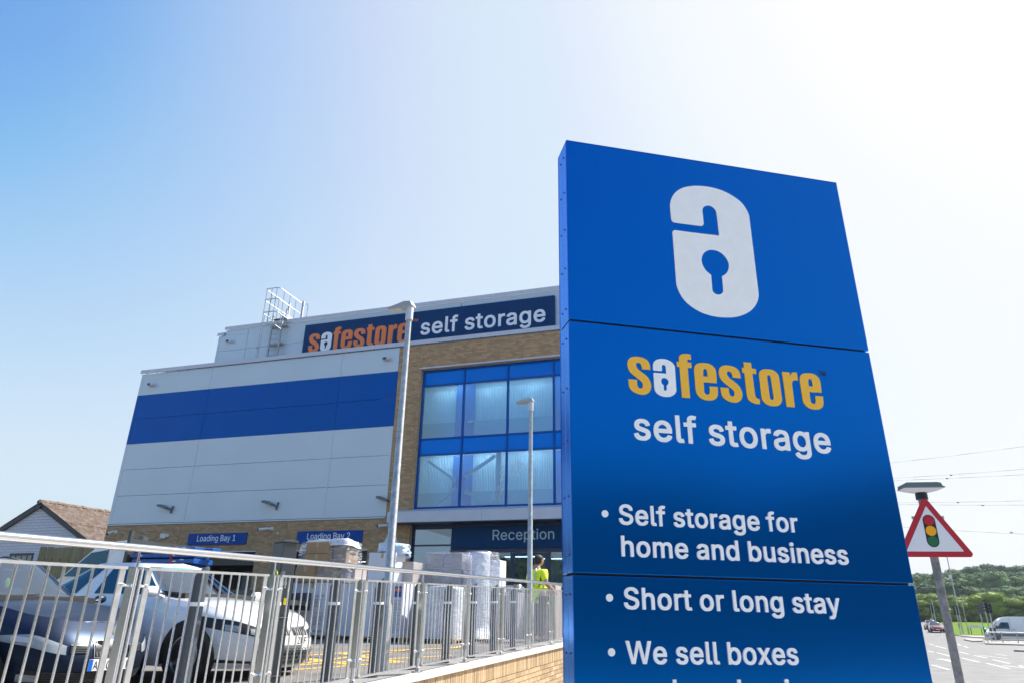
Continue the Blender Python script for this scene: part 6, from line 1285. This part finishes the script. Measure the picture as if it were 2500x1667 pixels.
# ---------------------------------------------------------------- warning sign on its pole
ws = thing('warning_sign', 'red bordered triangular traffic lights ahead sign on a grey pole with a lamp on top', 'sign', (4.22, 7.04, 0), radians(-10))
b = MB(); b.tube((0, 0, -.02), (0, 0, 2.86), .038, 20); b.build('pole', m_pole, ws, smooth=40)
def rtri(hw, z0, z1, r, n=7):
    C = [Vector((-hw, z0)), Vector((hw, z0)), Vector((0, z1))]; out = []
    for i in range(3):
        p, q, s_ = C[i - 1], C[i], C[(i + 1) % 3]; a = (p - q).normalized(); c_ = (s_ - q).normalized(); ang = a.angle(c_); d = r / math.tan(ang / 2)
        P0 = q + a * d; P1 = q + c_ * d; cen = q + (a + c_).normalized() * (r / sin(ang / 2))
        for k in range(n + 1):
            w_ = P0.lerp(P1, k / n); out.append(cen + (w_ - cen).normalized() * r)
    return [(p.x, p.y) for p in out]
b = MB(); b.prism(rtri(.358, 2.235, 2.835, .03), -.052, -.046); b.build('red_triangle', m_signred, ws)
b = MB(); b.prism(rtri(.262, 2.288, 2.728, .004), -.0535, -.0521); b.build('white_triangle', m_signwhite, ws)
b = MB(); cap = [(.057 * cos(a), 2.585 + .057 * sin(a)) for a in [pi * k / 14 for k in range(15)]] + [(.057 * cos(a), 2.385 + .057 * sin(a)) for a in [pi + pi * k / 14 for k in range(15)]]
b.prism(cap, -.0550, -.0536); b.build('signal_symbol', m_black, ws)
for z, m in ((2.585, m_signred2), (2.485, m_signamb), (2.385, m_signgrn)):
    b = MB(); b.tube((0, -.0551, z), (0, -.0565, z), .0485, 28); b.build('signal_disc', m, ws)
b = MB(); b.box(-.2, .2, -.045, -.04, 2.33, 2.36); b.box(-.15, .15, -.045, -.04, 2.6, 2.63); b.tube((0, 0, 2.35), (0, -.04, 2.35), .03, 8); b.build('bracket', m_galv, ws)
b = MB(); b.lathe([(.05, 2.80), (.056, 2.80), (.056, 2.855), (.05, 2.87)], 20); b.build('lamp_neck', m_black, ws, smooth=35)
b = MB(); b.add([(-.055, -.05, 2.87), (.055, -.05, 2.87), (.055, .05, 2.87), (-.055, .05, 2.87), (-.185, -.10, 2.905), (.195, -.10, 2.905), (.195, .10, 2.905), (-.185, .10, 2.905)], [(0, 1, 2, 3), (4, 5, 6, 7), (0, 1, 5, 4), (1, 2, 6, 5), (2, 3, 7, 6), (3, 0, 4, 7)]); b.build('lamp_base', m_trim, ws)
b = MB(); b.prism([(-.19, 2.906), (.205, 2.906), (.20, 2.918), (.178, 2.925), (.17, 2.955), (.14, 2.962), (-.15, 2.962), (-.175, 2.95), (-.18, 2.92)], -.105, .105); b.build('lamp_cap', m_lampgrey, ws, bevel=.006)
for nm_ in ('lamp_base', 'lamp_cap'):
    pass

# ---------------------------------------------------------------- junction furniture
def pole_signal(x, y, hd, lb, back=False, h=3.6, lit=False):
    t = thing('traffic_light', lb, 'traffic light', (x, y, TZ(x, y)), hd, 'traffic lights at the junction')
    b = MB(); b.tube((0, 0, 0), (0, 0, h), .06, 12); b.build('pole', m_galv, t, smooth=40)
    b = MB(); b.box(-.14, .14, -.22, -.06, h - 1.0, h); b.build('signal_head', m_black, t, bevel=.01)
    b = MB(); b.box(-.30, .30, -.235, -.222, h - 1.15, h + .1); b.build('backing_board', m_black, t)
    for k in range(3):
        b = MB(); z = h - .18 - k * .31; b.tube((0, -.055, z), (0, .12, z - .03), .11, 12, .10, caps=False); b.build('visor', m_black, t)
    b = MB(); b.box(-.1, .1, -.2, -.06, 1.0, 1.6); b.build('crossing_signal', m_black, t)
    if lit: b = MB(); b.tube((0, -.201, 1.45), (0, -.21, 1.45), .08, 14); b.build('green_lamp', m_greenlit, t)
    return t
pole_signal(62.4, 101.6, radians(150), 'traffic light seen from behind left of the grass bank', h=3.8)
pole_signal(55.8, 86.3, radians(20), 'leftmost traffic light on the island, with a lit green lamp low down', h=4.1, lit=True)
pole_signal(54.5, 82.6, radians(70), 'middle traffic light in the cluster on the island', h=4.1)
pole_signal(53.2, 81.3, radians(100), 'nearest traffic light on the island with large hooded head', h=4.2)
pole_signal(70.5, 121.5, radians(140), 'far traffic light partly hidden by the sign pole', h=3.6)
def thin_post(x, y, h, lb, nm='road_post', lean=0):
    b = MB(); b.tube((0, 0, 0), (lean, 0, h), .055, 8); b.box(-.12, .12, -.03, .03, h - .5, h - .1) if nm == 'road_sign_post' else None
    o = b.build(nm, m_galv, None, loc=(x, y, TZ(x, y)), smooth=40); tag(o, lb, 'post', 'thin grey posts beside the road')
thin_post(84.5, 148, 4.3, 'thin post at the far left of the grass bank'); thin_post(80.5, 138, 4.2, 'thin post right of the farthest one by the bank'); thin_post(76.5, 131, 4.0, 'thin post just left of the sign pole, below the bushes'); thin_post(70.0, 112.0, 4.4, 'thin post on the grass behind the far traffic light')
t = thing('street_lamp', 'slim street lamp with an arm reaching left over the far road', 'street lamp', (64.9, 105.1, TZ(64.9, 105.1)), radians(-28))
b = MB(); b.tube((0, 0, 0), (0, 0, 11.2), .10, 12, .06); b.build('column', m_galv, t, smooth=40); b = MB(); b.tube((0, 0, 11.15), (-.8, 0, 11.2), .04, 8); b.box(-1.4, -.8, -.12, .12, 11.14, 11.26); b.build('lamp_arm', m_lampgrey, t)
b = MB(); b.box(-.3, .12, -.1, .1, 7.6, 8.0); b.build('camera_box', m_cam, t)
t = thing('street_name_sign', 'low street name board on two black legs on the grass', 'sign', (65.0, 102.2, TZ(65, 102.2)), radians(-40))
b = MB(); b.box(-.75, .75, -.02, .02, 1.0, 1.35); b.build('board', m_sticker, t); 
for x in (-.62, .62): b = MB(); b.box(x - .04, x + .04, .02, .06, 0, 1.3); b.build('leg', m_black, t)
b = MB(); lines(b, -.55, 1.28, 1.1, 2, -.021, .12); b.build('lettering', m_black, t)
o = MB().tube((0, 0, 0), (0, 0, 1.0), .12, 12).build('bollard', m_galv, None, loc=(65.1, 104.1, TZ(65.1, 104.1))); tag(o, 'short grey bollard on the grass beside the street lamp', 'bollard')
t = thing('pedestrian_railing', 'grey pedestrian guard railing along the traffic island in front of the van', 'railing', (50.2, 77.4, .12), math.atan2(79.0 - 77.4, 60.5 - 50.2))
b = MB(); b.tube((0, 0, 1.05), (11, 0, 1.05), .03, 8); b.tube((0, 0, .15), (11, 0, .15), .025, 8); b.build('rail', m_galv, t)
pb = MB().tube((0, 0, 0), (0, 0, 1.1), .04, 8)
pm_ = None
for k in range(7):
    if pm_ is None: o = pb.build('post', m_galv, t); pm_ = o.data
    else: o = link('post', pm_, t)
    o.location = (k * 1.8, 0, 0)
bb_ = None
for k in range(72):
    if bb_ is None: o = MB().tube((0, 0, .15), (0, 0, 1.05), .012, 5).build('bar', m_galv, t); bb_ = o.data
    else: o = link('bar', bb_, t)
    o.location = (.15 * k + .1, 0, 0)
# overhead lines
for i, (z0, z1, zs_, Y0, x0, x1, lb) in enumerate(((23.9, 26.7, 0, 100, 56.5, 76.8, 'topmost'), (21.6, 23.3, 1, 100, 56.2, 75.9, 'second from top'), (21.3, 22.5, 1, 100, 56.3, 75.7, 'third from top'), (18.1, 18.7, 1, 100, 56.3, 74.7, 'fourth from top'), (17.9, 18.1, 1, 100, 60.6, 74.6, 'fifth from top'), (14.4, 14.0, 1, 100, 63.0, 73.5, 'lowest'))):
    b = MB(); pts = []
    for k in range(13):
        u = -1.6 + 4.2 * k / 12; x = x0 + (x1 - x0) * u; pts.append((x, Y0, z0 + (z1 - z0) * u + .0006 * (x - 66) ** 2))
    b.path(pts, .022, 6)
    if zs_: b.box(x0 + 7.8 + .8 * (i % 2), x0 + 8.1 + .8 * (i % 2), Y0 - .06, Y0 + .06, z0 + (z1 - z0) * .4 - .08, z0 + (z1 - z0) * .4 + .08)
    o = b.build('overhead_line', mat('cable_grey', (.3, .32, .34), .6), None, smooth=0); tag(o, lb + ' of the overhead power lines in the right sky', 'power line', 'overhead power lines')

# ---------------------------------------------------------------- trees
def tree_proto(seed, leaf, wide=1.0, n=4500, low=.22, nl=15):
    """unit tree: 1 high; trunk and limbs, crown of overlapping leafy lobes with loose leaves round them"""
    r = random.Random(seed)
    tb = MB(); tb.tube((0, 0, -.1), (0, 0, .35), .028, 8, .018); lobes = []
    for k in range(nl):
        a = 2.4 * k + r.uniform(-.3, .3); z = low + (.86 - low) * ((k * 7 % nl) / nl); d = wide * r.uniform(.6, 1.0) * .34 * math.sqrt(max(.05, 1 - ((z - .42) / .50) ** 2))
        R_ = r.uniform(.10, .17); lobes.append((d * cos(a), d * sin(a), z, R_))
        if k < 7: tb.tube((0, 0, .15 + .03 * k), (d * cos(a), d * sin(a), z), .011, 5, .004)
    lobes += [(0, 0, .84, .14), (0, 0, .60, .26), (0, 0, .38, .26)]
    cb = MB(); v = []; f = []
    for (x, y, z, R_) in lobes:
        nu, nv = 12, 8; k0 = len(v)
        for j in range(nv + 1):
            for i in range(nu):
                q = Vector((cos(2 * pi * i / nu) * sin(pi * j / nv), sin(2 * pi * i / nu) * sin(pi * j / nv), cos(pi * j / nv)))
                rr = R_ * (.80 + .22 * noise.noise(q * 3 + Vector((x, y, z)) * 9)); v.append(Vector((x + q.x * rr * wide, y + q.y * rr * wide, max(.01, z + q.z * rr))))
        f += [(k0 + j * nu + i, k0 + j * nu + (i + 1) % nu, k0 + (j + 1) * nu + (i + 1) % nu, k0 + (j + 1) * nu + i) for j in range(nv) for i in range(nu)]
    for i in range(n):
        L = r.choice(lobes); u = Vector((r.gauss(0, 1), r.gauss(0, 1), r.gauss(.25, 1))).normalized(); rad = L[3] * r.uniform(.82, 1.12)
        p = Vector((L[0] + u.x * rad * wide, L[1] + u.y * rad * wide, L[2] + u.z * rad))
        if p.z < .02: continue
        nrm = (u + Vector((r.gauss(0, .28), r.gauss(0, .28), r.gauss(0, .28)))).normalized(); a = nrm.orthogonal().normalized(); c_ = nrm.cross(a); s_ = .058 * r.uniform(.45, 1.1)
        th = r.uniform(0, pi); a, c_ = a * cos(th) + c_ * sin(th), c_ * cos(th) - a * sin(th)
        k = len(v); v += [p + a * s_ * .5, p + c_ * s_ * .34, p - a * s_ * .5, p - c_ * s_ * .34]; f.append((k, k + 1, k + 2, k + 3))
    cb.add(v, f)
    return tb, cb
protos = []
for sd, lf, wd, lw in ((1, m_leafd, 1.25, .22), (2, m_leafm, 1.3, .2), (3, m_leafl, 1.5, .12), (4, m_leafd, 1.15, .22), (5, m_leafl, 1.7, .12), (6, m_leafm, 1.2, .2)):
    tb, cb = tree_proto(sd, lf, wd, low=lw)
    e = thing('tree', '', 'tree', (0, 0, -50)); tb.build('trunk', m_bark, e); cb.build('crown', lf, e, recalc=False); protos.append(e)
used = set()
def plant(k, x, y, h, sx, lb, grp, name='tree'):
    if k in used: o = copy_tree(protos[k])
    else: o = protos[k]; used.add(k)
    o.name = name; o.location = (x, y, TZ(x, y) - .03 * h); o.scale = (h * sx, h * sx, h); o.rotation_euler = (0, 0, random.uniform(0, 6.28)); o['label'] = lb; o['group'] = grp
    o['category'] = 'shrub' if name == 'bush' else 'tree'
# bushes along the bank
BU = [(80.5, 143.6, 4.2), (83.2, 142.6, 5.3), (86.0, 140.5, 5.0), (88.6, 139.2, 4.6), (90.3, 138.2, 5.4), (92.3, 137.1, 5.6), (94.6, 136, 4.6), (97, 134.5, 4.9), (99.6, 133, 5.4), (102.5, 131, 5.0)]
BL = ['leftmost light green bush beyond the road', 'light green bush left of the sign pole', 'light green bush right of the sign pole', 'bush behind the far traffic light and street lamp', 'bush between the street lamp and the island lights', 'tall yellowish bush above the street name board', 'bush behind the island traffic lights', 'bush above the front of the van', 'bush above the middle of the van', 'rightmost bush above the van']
for i, (x, y, h) in enumerate(BU): plant((2, 4, 2, 4, 2, 4, 1, 4, 2, 1)[i], x, y, h, 1.25, BL[i], 'bushes along the grass bank', 'bush')
FT = []
rw = [(205, [(93.4, 12.8), (97.5, 12.9), (101.5, 12.7), (105, 13.2), (109, 13.4), (113, 13.0), (117, 13.2), (122, 13.6), (127, 14.0), (132, 13.8), (137, 13.6)])]
def ray_xy(u, D):   # bearing of a tree row: u from 0 (left) to 1 (right)
    A0, A1 = Vector((93.4, 165.5)).normalized(), Vector((111.2, 154.0)).normalized(); d = A0.lerp(A1, u).normalized(); return d * D
top = [(0, 1.0), (.06, .98), (.13, .975), (.2, .97), (.27, .97), (.34, 1.02), (.41, 1.04), (.49, .99), (.52, 1.06), (.59, 1.08), (.68, 1.12), (.79, 1.09), (.89, 1.10), (1, 1.07), (1.12, 1.05)]
kinds = (0, 3, 5, 0, 3, 1)
i = 0
for D, m_, f_ in ((205, 11, .80), (250, 13, .98), (310, 15, 1.0)):
    for q in range(m_):
        u = -.06 + 1.2 * (q + .3 * (i % 2)) / m_; p = ray_xy(u, D + random.uniform(-8, 8)); g = TZ(p.x, p.y)
        tz = 1.6 + (13.6 - 1.6) * (D / 190.0) * interp(top, u) * f_
        if D == 205 and u > .45: tz *= .86
        if D == 250 and u > .5: tz *= .93
        h = max(6, tz - g) * random.uniform(.93, 1.03)
        plant(kinds[i % 6], p.x, p.y, h, random.uniform(.95, 1.15) * (1.15 if D > 205 else 1.0) * max(1, 9 / h), ('front' if D == 205 else 'middle' if D == 250 else 'back') + ' row woodland tree on the hill beyond the road', {205: 'front row of woodland trees', 250: 'middle row of woodland trees', 310: 'back row of woodland trees'}[D]); i += 1
# trees across the road behind the viewer: they show only as the dark lower half mirrored in the sign
r = random.Random(5); b = MB(); v = []; f = []
for k in range(26):
    a = radians(-115 + k * 6.2) ; 
    cx_, cy_ = 26 * sin(radians(180) + radians(-75 + k * 6)), 26 * cos(radians(180) + radians(-75 + k * 6)); hh = r.uniform(6.6, 8.4) * (1.2 if 12 < k < 19 else 1)
    for i in range(1300):
        u = Vector((r.gauss(0, 1), r.gauss(0, 1), r.gauss(0, 1))).normalized(); rad = r.uniform(.6, 1.0)
        p = Vector((cx_ + u.x * 2.9 * rad, cy_ + u.y * 2.9 * rad, hh * .5 + u.z * hh * .5 * rad)) if i < 900 else Vector((cx_ + r.uniform(-2, 2), cy_ + r.uniform(-2, 2), r.uniform(0, 2.6))); nrm = (u + Vector((r.gauss(0, .4), r.gauss(0, .4), r.gauss(0, .4)))).normalized(); a_ = nrm.orthogonal().normalized(); c_ = nrm.cross(a_); s_ = r.uniform(.3, .7)
        k0 = len(v); v += [p + a_ * s_, p + c_ * s_ * .6, p - a_ * s_, p - c_ * s_ * .6]; f.append((k0, k0 + 1, k0 + 2, k0 + 3))
for i in range(9000):  # low unseen hedge added to darken the sign's lower reflection
    p = Vector((r.uniform(-16, 16), -8.5 + r.uniform(-.5, .5), r.uniform(0, 1.35))); nrm = Vector((r.gauss(0, 1), r.gauss(0, 1) + .8, r.gauss(0, 1))).normalized(); a_ = nrm.orthogonal().normalized(); c_ = nrm.cross(a_); s_ = r.uniform(.06, .16)
    k0 = len(v); v += [p + a_ * s_, p + c_ * s_ * .6, p - a_ * s_, p - c_ * s_ * .6]; f.append((k0, k0 + 1, k0 + 2, k0 + 3))
b.add(v, f); o = b.build('tree_belt', mat('hedge_foliage', (0.03, 0.05, 0.02), 0.8, rand=0.3, spec=0.1), None, recalc=False, kind='stuff'); o['label'] = 'belt of trees across the road behind the viewer, and a low hedge added for the reflection'; o['category'] = 'trees'

hz = MB(); hz.box(-60, 300, -40, 620, -1.2, 60)
m = bpy.data.materials.new('haze'); m.use_nodes = True; m.node_tree.nodes.remove(m.node_tree.nodes['Principled BSDF'])
pv = m.node_tree.nodes.new('ShaderNodeVolumePrincipled'); pv.inputs['Color'].default_value = (0.85, 0.92, 1, 1); pv.inputs['Density'].default_value = 0.00022; pv.inputs['Anisotropy'].default_value = 0.2
m.node_tree.links.new(pv.outputs[0], m.node_tree.nodes['Material Output'].inputs['Volume'])
hz.build('haze', m, kind='stuff')
